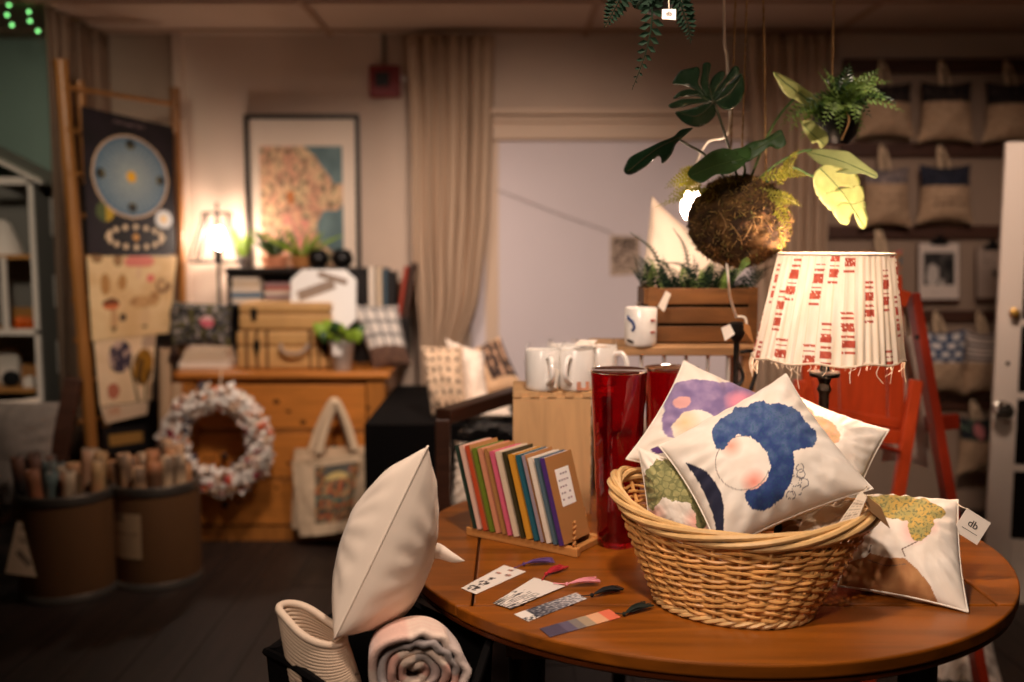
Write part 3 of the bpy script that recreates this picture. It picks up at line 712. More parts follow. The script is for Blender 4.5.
T2, q2 = tote('plain cream tote bag hanging behind the printed tote', [at(292, 528, DY - .04), at(350, 526, DY - .04), at(369, 446, DY - .04), at(295, 449, DY - .04)], DY, False)
for T, dy, pts in ((T1, DY - .1, [(318, 455), (325, 428), (334, 405), (338, 404), (347, 425), (355, 452)]), (T2, DY - .045, [(311, 452), (319, 428), (331, 404), (337, 403), (345, 425), (352, 449)])):
    SP = spline([at(x, y, dy) for x, y in pts], 40); mb = MB()
    def rib(u, v):
        i = min(39, int(u * 40)); d = (SP[i + 1] - SP[i]).normalized(); p = SP[round(u * 40)]; s = V((d.z, 0, -d.x)).normalized(); return p + s * (.019 * (v - .5) * 2) + V((0, .006 * math.sin(u * 9), 0))
    mb.grid(rib, 40, 2); mb.build('strap', 'tote_plain', T, smooth='full', solid=.003)
mb = MB(); p = at(335, 404, DY - .03); mb.tube([p + V((0, .035, .0)), p + V((0, -.03, .0)), p + V((0, -.035, .012))], .005, 8); mb.build('hook', 'black_iron', ds)
# ------------------------------------------------------------------ things on the dresser
def X(px, Y): return at(px, 300, Y).x
def Z(py, Y): return at(300, py, Y).z
def suitcase(label, x0, x1, Y, z0, z1, dep, straps, handle):
    t = thing('suitcase', label, 'suitcase', ((x0 + x1) / 2, Y + dep / 2, z0)); xm = (x0 + x1) / 2
    mb = MB(); mb.box((xm, Y + dep / 2, z0 + (z1 - z0) * .3), (x1 - x0, dep, (z1 - z0) * .6 - .003)); mb.build('case_body', 'suitcase_tan', t, smooth=False, bevel=.014)
    mb = MB(); mb.box((xm, Y + dep / 2, z1 - (z1 - z0) * .2), (x1 - x0, dep, (z1 - z0) * .4 - .003)); mb.build('case_lid', 'suitcase_tan', t, smooth=False, bevel=.014)
    for f in straps: mb = MB(); x = x0 + (x1 - x0) * f; mb.box((x, Y + dep / 2, (z0 + z1) / 2), (.014, dep + .008, z1 - z0 + .006)); mb.build('strap', 'suitcase_strap', t, smooth=False, bevel=.002)
    for f in ((.17,) if not handle else (.2, .86)):
        mb = MB(); x = x0 + (x1 - x0) * f; mb.box((x, Y - .003, z0 + (z1 - z0) * .62), (.03, .01, .05)); mb.box((x, Y - .006, z0 + (z1 - z0) * .45), (.018, .012, .03)); mb.build('latch', 'black_iron', t, smooth=False, bevel=.003)
    if handle:
        mb = MB(); xh = x0 + (x1 - x0) * handle; zz_ = z0 + (z1 - z0) * .56
        mb.tube(spline([(xh - .065, Y + .002, zz_ + .015), (xh - .06, Y - .03, zz_), (xh - .03, Y - .035, zz_ - .022), (xh + .03, Y - .035, zz_ - .022), (xh + .06, Y - .03, zz_), (xh + .065, Y + .002, zz_ + .015)], 24), .009, 8); mb.build('handle', 'tape_grey', t)
    return t
Ys = 4.8
zs = Z(331, Ys)
suitcase('lower tan suitcase with straps lying on the pine dresser', X(235, Ys), X(338, Ys), Ys, DZ, zs, .26, (.1, .2, .3, .72, .8, .9), .57)
suitcase('upper tan suitcase on top of the strapped one', X(238, Ys + .02), X(330, Ys + .02), Ys + .02, zs + .003, Z(303, Ys), .22, (), 0)
mb = MB(); mb.bar((X(310, Ys), Ys + .01, zs + .05), (X(322, Ys), Ys - .0, zs + .05), .02, .02)
# black hutch
hy = 5.06; hx0, hx1, hz = X(227, hy), X(368, hy), Z(268, hy)
hu = thing('black_hutch', 'black open shelf standing at the back of the dresser behind the suitcases', 'shelf', ((hx0 + hx1) / 2, hy + .1, DZ))
mb = MB(); mb.box(((hx0 + hx1) / 2, hy + .07, hz - .012), (hx1 - hx0 + .004, .15, .024)); mb.build('top_board', 'black_wood', hu, smooth=False, bevel=.003)
for x in (hx0 + .011, hx1 - .04): mb = MB(); mb.box((x, hy + .07, (DZ + hz - .024) / 2), (.022 if x < 0 - 1 else .06, .13, hz - .024 - DZ)); mb.build('side_panel', 'black_wood', hu, smooth=False)
hsz = Z(304, hy)
mb = MB(); mb.box(((hx0 + hx1) / 2, hy + .07, hsz - .01), (hx1 - hx0 - .05, .12, .02)); mb.build('shelf_board', 'black_wood', hu, smooth=False)
mb = MB(); mb.box(((hx0 + hx1) / 2, hy + .138, (DZ + hz) / 2), (hx1 - hx0, .008, hz - DZ - .03)); mb.build('back_board', 'black_wood', hu, smooth=False)
def book_flat(c, w, d, h, rz, cover, label, grp, pages='paper'):
    t = thing('book', label, 'book', c, rz, grp)
    mb = MB(); F = FR[t.name]
    for z in (.0015, h - .0015): mb.box((0, 0, z), (w, d, .003))
    mb.box((0, -d / 2 + .0015, h / 2), (w, .003, h)); mb.v = [F @ v for v in mb.v]; mb.build('cover', cover, t, smooth=False)
    mb = MB(); mb.box((0, .003, h / 2), (w - .006, d - .008, h - .0064)); mb.v = [F @ v for v in mb.v]; mb.build('page_block', pages, t, smooth=False); return t
for n_, cs in (('c_cream', '#d9c2a6'), ('c_blue', '#6f8aa0'), ('c_lilac', '#b08a8a'), ('c_rose', '#b06a60'), ('c_pale', '#e6d6c4'), ('c_black', '#1c1716'), ('c_red', '#a8402c'), ('c_brown', '#4a3024'),
               ('c_teal', '#1f5a68'), ('c_grey', '#8d8f92'), ('c_olive', '#6b7a22'), ('c_green', '#23362a'), ('c_pink', '#d8607a'), ('c_salmon', '#d08a68'), ('c_mustard', '#d0902a'), ('c_darkolive', '#3a3216'), ('c_purple', '#4a2a70'), ('c_mauve', '#9a8a92'), ('c_slate', '#4f6470'), ('c_orange', '#c04a26'), ('c_kraft', '#a97644'), ('c_white', '#efe6da'), ('c_lightpink', '#e2b8a4')):
    mat(n_, cs, .6)
xs = (X(230, hy) + X(260, hy)) / 2; z = hsz
for k, (cv, h) in enumerate((('c_pale', .03), ('c_blue', .026), ('c_pale', .028), ('c_cream', .026), ('c_pale', .022))):
    book_flat((xs + .006 * (k % 2), hy + .058, z + .0005), .165 - .008 * k, .1, h, .03 * ((k % 3) - 1), cv, ['pale paperback at the bottom of the left pile in the black shelf', 'blue spined paperback second from the bottom of the left shelf pile', 'pale paperback in the middle of the left pile in the black shelf', 'tan paperback second from the top of the left shelf pile', 'thin pale paperback on top of the left pile in the black shelf'][k], 'paperbacks piled in the black shelf'); z += h + .0008
xs = X(277, hy); z = hsz
for k, (cv, h) in enumerate((('c_pale', .022), ('c_lilac', .022), ('c_pale', .02), ('c_rose', .022), ('c_lilac', .018))):
    book_flat((xs + .004 * (k % 2), hy + .058, z + .0005), .13, .1, h, .02 * ((k % 3) - 1), cv, ['pale booklet at the bottom of the pink pile beside the octagon sign', 'lilac booklet second from the bottom of the pink pile', 'pale booklet in the middle of the pink pile', 'rose booklet second from the top of the pink pile', 'lilac booklet on top of the pink pile'][k], 'booklets piled beside the sign'); z += h + .0008
# octagon sign with two weathered strips
oy = 4.84; t = thing('octagon_sign', 'white octagonal board with two grey wooden strips on the suitcase', 'sign', (X(320, oy), oy, zs))
a, b, c, d = X(288, oy), X(354, oy), Z(331, oy), Z(270, oy); k1, k2 = (b - a) * .17, (d - c) * .17
zlow = zs + .004
lean = .05
def op(x, z): return V((x, oy + .0 + lean * (z - c) / (d - c) + .09 - .06, z))
mb = MB(); mb.poly([op(*p) for p in ((a + k1, c), (b - k1, c), (b, c + k2), (b, d - k2), (b - k1, d), (a + k1, d), (a, d - k2), (a, c + k2))], (0, .022, 0)); mb.build('board', 'white_board', t, smooth=False, bevel=.003)
for (p, q_, w) in (((296, 297), (332, 284), .05), ((316, 274), (345, 283), .028)):
    P, Q = op(X(p[0], oy), Z(p[1], oy)) - V((0, .004, 0)), op(X(q_[0], oy), Z(q_[1], oy)) - V((0, .004, 0)); mb = MB(); mb.bar(P, Q, w, .006, up=(0, 1, 0)); mb.build('wood_strip', 'tape_grey', t, smooth=False)
# books standing on the right on a low black box
by_ = 5.05; bx = thing('black_box', 'low black box behind the grey checked cushion on the dresser', 'box', (X(390, by_), by_ + .08, DZ))
bz = Z(318, by_)
mb = MB(); mb.box((X(388, by_), by_ + .09, (DZ + bz) / 2), (X(408, by_) - X(368, by_), .17, bz - DZ)); mb.build('box_body', 'black_wood', bx, smooth=False, bevel=.003)
mb = MB(); mb.box((X(388, by_), by_ + .004, bz - .02), (.2, .01, .012)); mb.build('box_lid_edge', 'black_wood', bx, smooth=False)
def book_up(base, w, h, d, lean_, cover, label, grp, name='book'):
    t = thing(name, label, 'book', base, 0, grp)
    R = Matrix.Rotation(lean_, 3, 'Y'); o = V(base)
    def bx_(mb, c, s): mb.box(o + R @ V(c), s, R)
    mb = MB()
    for x in (.0012, w - .0012): bx_(mb, (x, d / 2, h / 2), (.0024, d, h))
    bx_(mb, (w / 2, .0012, h / 2), (w, .0024, h)); mb.build('cover', cover, t, smooth=False)
    mb = MB(); bx_(mb, (w / 2, d / 2 + .001, h / 2), (w - .005, d - .006, h - .006)); mb.build('page_block', 'paper', t, smooth=False); return t
for k, (px, w, h, ln, cv, lb) in enumerate(((368, .036, .26, 0, 'c_pale', 'pale book at the left end of the row of standing books'), (376, .03, .255, 0, 'c_cream', 'cream book second in the row of standing books'), (383, .02, .25, .0, 'c_slate', 'slate blue book standing between the cream and black ones'),
        (387.5, .036, .235, 0, 'c_black', 'black book standing beside the leaning red book'), (396, .022, .265, .16, 'c_red', 'red book leaning in the row on the black box'), (402, .024, .285, .17, 'c_brown', 'tall dark brown book leaning at the end of the row'))):
    book_up((X(px, by_), by_ + .012, bz + (.0 if ln == 0 else .001)), w, h, .15, ln, cv, lb, 'books standing on the dresser')
# floral bag on a pile of books at the left
z = DZ
for k, (cv, w, h) in enumerate((('c_pale', .25, .034), ('c_cream', .22, .028), ('c_cream', .2, .026))):
    book_flat((X(203, 4.84), 4.92, z + .0005), w, .17, h, .04 * (k - 1), 'c_pale' if k == 0 else 'c_cream', ['largest pale book at the bottom of the pile under the floral cushion', 'tan book in the middle of the pile under the floral cushion', 'small tan book on top of the pile under the floral cushion'][k], 'books piled under the floral cushion'); z += h + .0008
def p_flor(u, v):
    k = fbm(u * 6, v * 5, 3); m = fbm(u * 11, v * 9, 7); c = (.06, .055, .06)
    if k > .16: c = (.3, .29, .29)
    if m > .3: c = (.55, .51, .48)
    if m < -.3: c = (.34, .31, .14)
    if (u - .66) ** 2 + (v - .5) ** 2 * .6 < .012: c = (.75, .35, .4) if v < .55 else (.86, .68, .66)
    return c
cushion('black floral cushion propped on a pile of pale books', [at(172, 346, 4.84), at(231, 347, 4.84), at(234, 304, 4.92), at(165, 300, 4.92)], .11, 'art_cloth', p_flor, n=36, seed=5)
# checked cushion
def p_check(u, v):
    if v < .28: return mixc((.32, .22, .17), (.42, .3, .23), .5 + fbm(u * 9, v * 9))
    if abs(((u * 4.2 + .1) % 1) - .5) > .4 or abs((v * 4.4 % 1) - .5) > .38: return (.45, .44, .44)
    return (.84, .8, .76)
cushion('white cushion with grey checks and a brown furry foot on the dresser', [at(374, 370, 4.82), at(412, 366, 4.86), at(398, 305, 4.98), at(350, 304, 4.96)], .12, 'art_cloth', p_check, n=40, seed=6)
# galvanised pot with bright leaves
py_ = 4.76
pz = thing('potted_plant', 'small galvanised pot with bright green leaves in front of the suitcase', 'plant', (X(341, py_), py_, DZ))
c = V((X(341, py_), py_, DZ)); hgt = Z(341, py_) - DZ
mb = MB(); mb.lathe([(.0, .001), (.042, .001), (.044, .004), (.062, hgt - .012), (.066, hgt - .008), (.066, hgt), (.06, hgt), (.056, hgt - .02), (.0, hgt - .02)], c, 32); mb.build('pot', 'zinc', pz)
mb = MB(); mb.bar(c + V((-.012, -.058, hgt * .9)), c + V((-.012, -.054, hgt * .55)), .045, .004); mb.build('pot_label', 'white_glaze', pz, smooth=False)
def leafblade(mb, base, tip, w, up=(0, -1, .4), droop=.15, n=8, fold=.25):
    base, tip = V(base), V(tip); d = tip - base; L = d.length; x = d.normalized().cross(V(up)).normalized(); nrm = x.cross(d.normalized())
    def f(u, v):
        s = math.sin(PI * min(1, v * .97 + .03) ** .8) ** .8; o = (u - .5) * 2
        return base + d * v + x * (o * w * s) + nrm * (-abs(o) * w * fold * s + L * droop * math.sin(PI * v))
    mb.grid(f, 4, n)
rr = random.Random(5)
for k in range(16):
    g = k * 2.399; L = rr.uniform(.07, .13); base = c + V((.02 * math.cos(g), .02 * math.sin(g), hgt - .015)); tip = base + V((math.cos(g) * L * .9, math.sin(g) * L * .5, L * rr.uniform(.45, 1)))
    mb = MB(); mid = base.lerp(tip, .35); mb.tube([base, mid], .003, 5); leafblade(mb, mid, tip, L * .3, droop=.2); mb.build('leaf', 'leaf_lime' if k % 3 else 'leaf_mid', pz, smooth='full', solid=.001)
# plants and dark pots along the top of the hutch
def blades(root, c, n, L, m, rnd_, spread=.6, w=.008, name='leaf'):
    for k in range(n):
        g = rnd_.uniform(0, 2 * PI); l = L * rnd_.uniform(.6, 1); b = c + V((rnd_.uniform(-.015, .015), rnd_.uniform(-.015, .015), 0))
        t_ = b + V((math.cos(g) * l * spread * rnd_.uniform(.4, 1), math.sin(g) * l * spread * .5, l * rnd_.uniform(.5, 1)))
        mb = MB(); leafblade(mb, b, t_, w, droop=.12); mb.build(name, m, root, smooth='full', solid=.0008)
rr = random.Random(8)
ty_ = hy + .06
for k, (px, n, L, mt, lb, pot, sp) in enumerate(((244, 9, .2, 'leaf_lime', 'small plant with thin upright leaves on the black shelf beside the lamp', 'zinc', .5), (276, 12, .24, 'leaf_mid', 'plant with arching leaves in a terracotta bowl on the black shelf', 'c_salmon', 1.1), (302, 11, .2, 'leaf_lime', 'low trailing green plant in a tan pot on the black shelf', 'kraft', 1.5))):
    t = thing('potted_plant', lb, 'plant', (X(px, ty_), ty_, hz)); c = V((X(px, ty_), ty_, hz)); r = (.03, .075, .06)[k]
    mb = MB(); mb.lathe([(0, .001), (r * .7, .001), (r, .06), (r * .9, .06), (r * .8, .05), (0, .05)], c, 24); mb.build('pot', pot, t)
    blades(t, c + V((0, 0, .05)), n, L, mt, rr, sp, .011)
for k, px in enumerate((319, 343)):
    c = V((X(px, ty_), ty_, hz)); t = thing('black_bowl', ['round black pot on the black shelf, nearer the green plants', 'round black pot at the right end of the black shelf top'][k], 'pot', c, 0, 'round black pots on the shelf')
    mb = MB(); mb.lathe([(0, .0), (.03, .0), (.055, .03), (.058, .05), (.045, .08), (.035, .088), (.03, .08), (0, .05)], c, 24); mb.build('pot_body', 'black_iron', t)
    mb = MB(); mb.lathe([(.036, .084), (.04, .088), (.036, .093), (.031, .088)], c, 24); mb.build('rim', 'black_iron', t)
# the lamp with the wire frame shade
ly = 5.1; lc = V((X(221, ly), ly, 0)); zt_, zb_ = Z(213, ly), Z(262, ly)
lc = V((X(219.5, ly) , ly, DZ))
lp = thing('wire_lamp', 'lit lamp with a bare bulb inside a flared wire frame shade', 'lamp', lc)
mb = MB(); mb.lathe([(0, 0), (.028, 0), (.028, .012), (.018, .03), (.011, .05), (.009, .2), (.014, .22), (.009, .24), (.009, zb_ - DZ - .01), (.0, zb_ - DZ - .01)], lc, 24); mb.build('base', 'black_iron', lp)
mb = MB(); mb.lathe([(.016, Z(262, ly)), (.02, Z(255, ly)), (.013, Z(249, ly))], V((lc.x, ly, 0)), 16); mb.build('socket', 'black_iron', lp)
bulb = V((lc.x, ly, Z(236, ly)))
mb = MB(); mb.lathe([(.012, -.068), (.02, -.05), (.034, -.01), (.036, .01), (.026, .036), (0, .046)], bulb, 20); mb.build('bulb', 'bulb_hot', lp)
rt, rb = (X(233, ly) - X(205, ly)) / 2, (X(247, ly) - X(190, ly)) / 2
for k in range(8):
    g = 2 * PI * k / 8 + .2; pts = [V((lc.x + r * math.cos(g), ly + r * math.sin(g), z)) for r, z in ((rt, zt_), (rt * 1.12, zt_ - .06), (rb * .8, zb_ + .09), (rb, zb_))]
    mb = MB(); mb.tube(spline(pts, 12), .005, 6); mb.build('shade_rib', 'black_iron', lp)
mb = MB()
def wring(r, z): mb.tube([(lc.x + r * math.cos(2 * PI * i / 40), ly + r * math.sin(2 * PI * i / 40), z) for i in range(40)], .006, 6, closed=True)
wring(rb, zb_); mb.build('shade_ring', 'black_iron', lp); mb = MB(); wring(rt, zt_)
mb.tube([(lc.x - rt, ly, zt_), (lc.x + rt, ly, zt_)], .004, 6); mb.tube([(lc.x, ly, zt_), (lc.x, ly, zt_ + .04)], .006, 8); mb.ball((lc.x, ly, zt_ + .045), .01, 10); mb.build('shade_ring', 'black_iron', lp)
# ------------------------------------------------------------------ black draped table with cushions beside the dresser
bt = thing('black_table', 'black draped table of cushions beside the dresser', 'table', (-.2, 4.3, 0))
BTZ = .72
mb = MB(); n = 60
def skirt(u, v):
    P = [(-.6, 4.05), (.2, 4.05), (.2, 4.98), (-.6, 4.98)]
    P = [(X(389, 4.75), 3.9), (.14, 3.9), (.14, 4.98), (X(389, 4.75), 4.98)]
    k = int(u * 4) % 4; f = u * 4 - int(u * 4); a, b = V((*P[k], 0)), V((*P[(k + 1) % 4], 0)); p = a.lerp(b, f); cen = V((-.2, 4.4, 0)); o = (p - cen).normalized()
    return p + o * (.012 * math.sin(u * 150) * (1 - v)) + V((0, 0, .012 + (BTZ - .012) * v))
mb.grid(skirt, 160, 8, True); k = len(mb.v); mb.f.append(tuple(range(k - 160, k))); mb.m.append(0); mb.build('cloth', 'black_cloth', bt, smooth=True)
mb = MB()
for x in (-.5, .05):
    for y in (4.0, 4.85): mb.box((x, y, .35), (.04, .04, .7))
mb.build('table_frame', 'black_wood', bt, smooth=False)
def p_dots(u, v):
    a, b = (u * 5) % 1 - .5, (v * 6) % 1 - .5
    return (.2, .15, .14) if a * a + b * b < .045 else mixc((.8, .68, .56), (.84, .72, .6), .5 + fbm(u * 4, v * 4))
def p_patch(u, v):
    if u > .42 and .2 < v < .95: return (.18, .12, .1) if abs((u * 6 % 1) - .5) > .2 or fbm(u * 8, v * 8) > .1 else (.72, .56, .44)
    return (.78, .64, .5)
cushion('beige cushion dotted with small dark motifs on the black table', [at(432, 416, 4.02), at(468, 413, 3.98), at(463, 346, 4.14), at(421, 346, 4.18)], .13, 'art_cloth', p_dots, n=48, seed=8, wr=.006)
cushion('plain beige cushion in the middle of the three on the black table', [at(459, 415, 4.12), at(490, 407, 4.16), at(484, 352, 4.26), at(445, 338, 4.28)], .13, 'cream_cloth', n=26, seed=9, wr=.006)
cushion('tan cushion with a dark brown striped patch on the black table', [at(482, 402, 4.2), at(524, 388, 4.2), at(500, 336, 4.34), at(466, 352, 4.36)], .12, 'art_cloth', p_patch, n=40, seed=10, wr=.006)
q = [V((X(442, 3.92), 3.78 + .14, BTZ + .035)), V((X(512, 3.92), 3.92, BTZ + .035)), V((X(512, 4.0), 4.2, BTZ + .035)), V((X(440, 4.0), 4.2, BTZ + .035))]
cushion('beige cushion lying flat at the front of the black table', q, .07, 'cream_cloth', n=26, seed=11)
# ------------------------------------------------------------------ dark wooden chair behind the table
c2 = thing('wooden_chair', 'dark wooden chair with a sloping rail behind the notebooks', 'chair', (-.1, 3.0, 0))
cp0 = at(443, 418, 3.0); cp1 = at(515, 399, 3.4)
mb = MB(); mb.box((cp0.x, 3.0, cp0.z / 2 + .002), (.045, .05, cp0.z - .004)); mb.build('post', 'dark_wood', c2, smooth=False, bevel=.004)
mb = MB(); mb.box((cp1.x + .04, 3.42, cp0.z / 2), (.045, .05, cp0.z - .004)); mb.build('post', 'dark_wood', c2, smooth=False, bevel=.004)
mb = MB(); mb.bar(cp0 + V((0, 0, .004)), V((cp1.x + .04, 3.42, cp0.z + .02)), .06, .045, up=(0, 0, 1)); mb.build('arm_rail', 'dark_wood', c2, smooth=False, bevel=.006)
mb = MB(); mb.box((cp0.x + .26, 3.26, .55), (.5, .5, .04), (0, 0, -.2)); mb.build('seat', 'dark_wood', c2, smooth=False, bevel=.006)
mb = MB(); mb.box((.34, 3.05, .27), (.04, .04, .54)); mb.build('leg', 'dark_wood', c2, smooth=False)
cushion('cream fabric bundle on the dark chair behind the notebooks', [at(450, 505, 3.06), at(520, 512, 3.02), at(516, 446, 3.12), at(454, 440, 3.16)], .12, 'cream_cloth', n=30, seed=12, wr=.012)
# crumpled clear wrap on it
mb = MB(); w0 = at(490, 440, 3.14)
mb.grid(lambda u, v: w0 + V(((u - .5) * .2, (v - .5) * .1, .02 + .035 * fbm(u * 4, v * 4, 3) + .03 * math.sin(PI * u))), 24, 14); tag(mb.build('plastic_wrap', 'film', smooth=False), 'crumpled clear plastic wrap on the cream bundle', 'wrap')
# ------------------------------------------------------------------ round drop-leaf table
TC, TR, TZ = V((.43, 2.26, 0)), .672, .75
ta, tb = .507, .403
tt = thing('round_table', 'round polished dark orange wooden table with drop leaves', 'table', TC)
def arc(g0, g1, n=40): return [V((TC.x + TR * math.cos(g0 + (g1 - g0) * i / n), TC.y + TR * math.sin(g0 + (g1 - g0) * i / n), TZ - .026)) for i in range(n + 1)]
gy = math.asin(tb / TR); gp = .0022
def panel(name, pts): mb = MB(); mb.poly(pts, (0, 0, .026)); return mb.build(name, 'table_wood', tt, smooth=False, bevel=.004, seg=2)
z0 = TZ - .026
panel('tabletop', [V((TC.x + sx * (ta - gp), TC.y + sy * (tb - gp), z0)) for sx, sy in ((-1, -1), (1, -1), (1, 1), (-1, 1))])
panel('drop_leaf', [p + V((0, -gp, 0)) for p in arc(-PI + gy, -gy)])
panel('drop_leaf', [p + V((0, gp, 0)) for p in arc(gy, PI - gy)])
panel('drop_leaf', [V((TC.x - ta - gp, TC.y + tb - gp, z0))] + [p + V((0, 0, 0)) for p in arc(PI - gy + .005, PI + gy - .005)] + [V((TC.x - ta - gp, TC.y - tb + gp, z0))])
panel('drop_leaf', [V((TC.x + ta + gp, TC.y - tb + gp, z0))] + arc(-gy + .005, gy - .005) + [V((TC.x + ta + gp, TC.y + tb - gp, z0))])
mb = MB(); mb.lathe([(TR - .05, TZ - .044), (TR - .012, TZ - .044), (TR - .004, TZ - .038), (TR - .003, TZ - .03), (TR - .009, TZ - .027), (TR - .05, TZ - .027)], TC, 96); mb.build('edge_moulding', 'table_edge', tt)
mb = MB()
for s in (-1, 1): mb.box((TC.x, TC.y + s * .33, TZ - .09), (.86, .024, .09)); mb.box((TC.x + s * .43, TC.y, TZ - .09), (.024, .66, .09))
mb.build('apron', 'dark_wood', tt, smooth=False)
for sx in (-1, 1):
    for sy in (-1, 1):
        mb = MB(); mb.lathe([(.0, 0), (.022, 0), (.03, .03), (.02, .06), (.026, .2), (.034, .4), (.022, .46), (.038, .5), (.038, TZ - .046), (0, TZ - .046)], TC + V((sx * .4, sy * .3, 0)), 20); mb.build('leg', 'black_wood', tt)
# ------------------------------------------------------------------ wicker basket
BC = V((.424, 1.862, TZ)); RC = V((.452, 1.945, TZ)); ang = math.radians(-28); bax = V((math.cos(ang), math.sin(ang), 0)); bay = V((-math.sin(ang), math.cos(ang), 0))
def bk(g, h):                               # h 0..1 up the wall
    f = h ** 1.05; ra = .15 + (.262 - .16) * f; rb_ = .118 + (.182 - .125) * f
    c = BC.lerp(RC, f); rise = (.052 if math.cos(g) < 0 else .034) * abs(math.cos(g)) ** 2.5 * h
    return c + bax * (ra * math.cos(g)) + bay * (rb_ * math.sin(g)) + V((0, 0, .012 + (.132 + rise) * h))
bas = thing('wicker_basket', 'oval honey coloured wicker basket holding illustrated cushions', 'basket', BC)
NS = 28
mb = MB()
for k in range(NS):
    g = 2 * PI * k / NS; mb.tube([bk(g, i / 8) for i in range(9)], .0042, 6)
mb.build('stakes', 'wicker', bas)
mb = MB(); rows = 22; NP = NS * 4
for r in range(rows):
    pts = []
    for i in range(NP):
        g = 2 * PI * i / NP; h = .02 + .93 * (r + .5) / rows; p = bk(g, h); c = bk(0, h).lerp(bk(PI, h), .5); o = (p - c); o.z = 0; o.normalize()
        w = math.cos(PI * i / 4 + PI * (r % 2)); pts.append(p + o * (.0056 * w) + V((0, 0, .0016 * math.sin(i * .9 + r * 2.1))))
    mb.tube(pts, .0034, 6, closed=True)
mb.build('weave', 'wicker', bas)
mb = MB()
for k in range(5):
    pts = []
    for i in range(220):
        g = 2 * PI * i / 220; p = bk(g, 1.0); c = bk(0, 1).lerp(bk(PI, 1), .5); o = p - c; o.z = 0; o.normalize(); ph = g * 3 + 2 * PI * k / 5
        pts.append(p + o * (.010 * math.cos(ph) + .004) + V((0, 0, .008 + .0115 * math.sin(ph))))
    mb.tube(pts, .0062, 7, closed=True)
mb.build('braided_rim', 'wicker_rim', bas)
mb = MB()
for k in range(3):
    pts = []
    for i in range(160):
        g = 2 * PI * i / 160; p = bk(g, 0); ph = g * 12 + 2 * PI * k / 3; o = p - BC; o.z = 0; o.normalize(); pts.append(p + o * .004 * math.cos(ph) + V((0, 0, -.004 + .004 * math.sin(ph))))
    mb.tube(pts, .0042, 6, closed=True)
mb.build('foot_rim', 'wicker_rim', bas)
mb = MB()
for k in range(-13, 14):
    y = k / 14; hw = math.sqrt(1 - y * y) * .148; mb.tube([BC + bay * (.115 * y) + bax * s * hw + V((0, 0, .008 + .002 * math.cos(s * 9 + k * PI))) for s in (-1, -.6, -.2, .2, .6, 1)], .0042, 6)
mb.build('base', 'wicker', bas)
# ------------------------------------------------------------------ the illustrated cushions
CL = (.93, .89, .84)
def base_cloth(u, v): return mixc(CL, (.9, .85, .79), .5 + fbm(u * 6, v * 6))
def blob(u, v, x, y, rx, ry, r=0):
    a, b = u - x, v - y; c, s = math.cos(r), math.sin(r); return ((a * c + b * s) / rx) ** 2 + ((-a * s + b * c) / ry) ** 2
def tint(c, t, k): return mixc(c, t, max(0, min(1, k)))
def hypt(X_, Y_, x, y, r): return max(0, 1 - math.hypot(X_ - x, Y_ - y) / r)
BLUE = [(713, 440), (712, 430), (719, 420), (730, 414), (735, 407), (746, 407), (754, 402), (764, 400), (768, 404), (778, 403), (790, 406), (800, 412), (806, 422), (815, 430), (818, 439), (812, 447), (800, 449), (793, 452), (795, 464), (791, 482), (783, 497), (771, 508), (760, 512), (750, 507), (744, 497), (746, 490), (756, 489), (765, 482), (771, 469), (769, 456), (762, 446), (750, 436), (738, 435), (730, 440), (724, 450), (717, 449)]
NAVY = [(684, 462), (696, 466), (706, 471), (715, 482), (721, 494), (724, 506), (723, 556), (716, 556), (716, 528), (712, 512), (705, 494), (695, 476)]
def d_blue(X_, Y_, u, v):
    c = base_cloth(u, v); j = fbm(X_ * .12, Y_ * .12, 5) * 1.1 + fbm(X_ * .6, Y_ * .6, 2) * .9
    c = tint(c, (.93, .55, .46), .8 * hypt(X_, Y_, 731, 446, 13)); c = tint(c, (.92, .5, .42), .85 * hypt(X_, Y_, 754, 482, 15))
    if inpoly(X_ + j, Y_ + fbm(X_ * .3, Y_ * .3, 9) * 1.6, BLUE):
        c = mixc((.13, .22, .44), (.3, .38, .54), .42 + fbm(X_ * .09, Y_ * .09, 3) + (440 - Y_) * .013)
        if fbm(X_ * .5, Y_ * .5, 8) > .3: c = mixc(c, (.12, .34, .42), .5)
        return c
    d = math.hypot(X_ - 742.5, Y_ - 463)
    if abs(d - 27) < .45 and not (X_ > 750 and Y_ < 470): c = (.6, .54, .51)
    for x, y, r in ((796, 481, 5), (801, 474, 4.5), (803, 483, 5), (797, 490, 5), (791, 495, 4), (800, 468, 4)):
        if abs(math.hypot(X_ - x, Y_ - y) - r + .5 * math.sin(X_ * .9)) < .36: c = (.42, .4, .42)
    if inpoly(X_ + j * .5, Y_ + j * .5, NAVY): c = (.1, .11, .21)
    return c
q1 = [at(719, 552, 1.83), at(873, 489, 1.86), at(786, 374, 2.1), at(659, 446, 2.0)]
c1, pos1, n1 = cushion('front illustrated cushion with a big dark blue swoop of hair in the basket', q1, .17, 'art_cloth', None, n=170, pull=.07, p=.55, wr=.0028, seed=1.3, piping=.002, drawn=d_blue)
q2 = [at(626, 459, 2.09), at(760, 502, 2.06), at(808, 412, 2.17), at(684, 361, 2.22)]
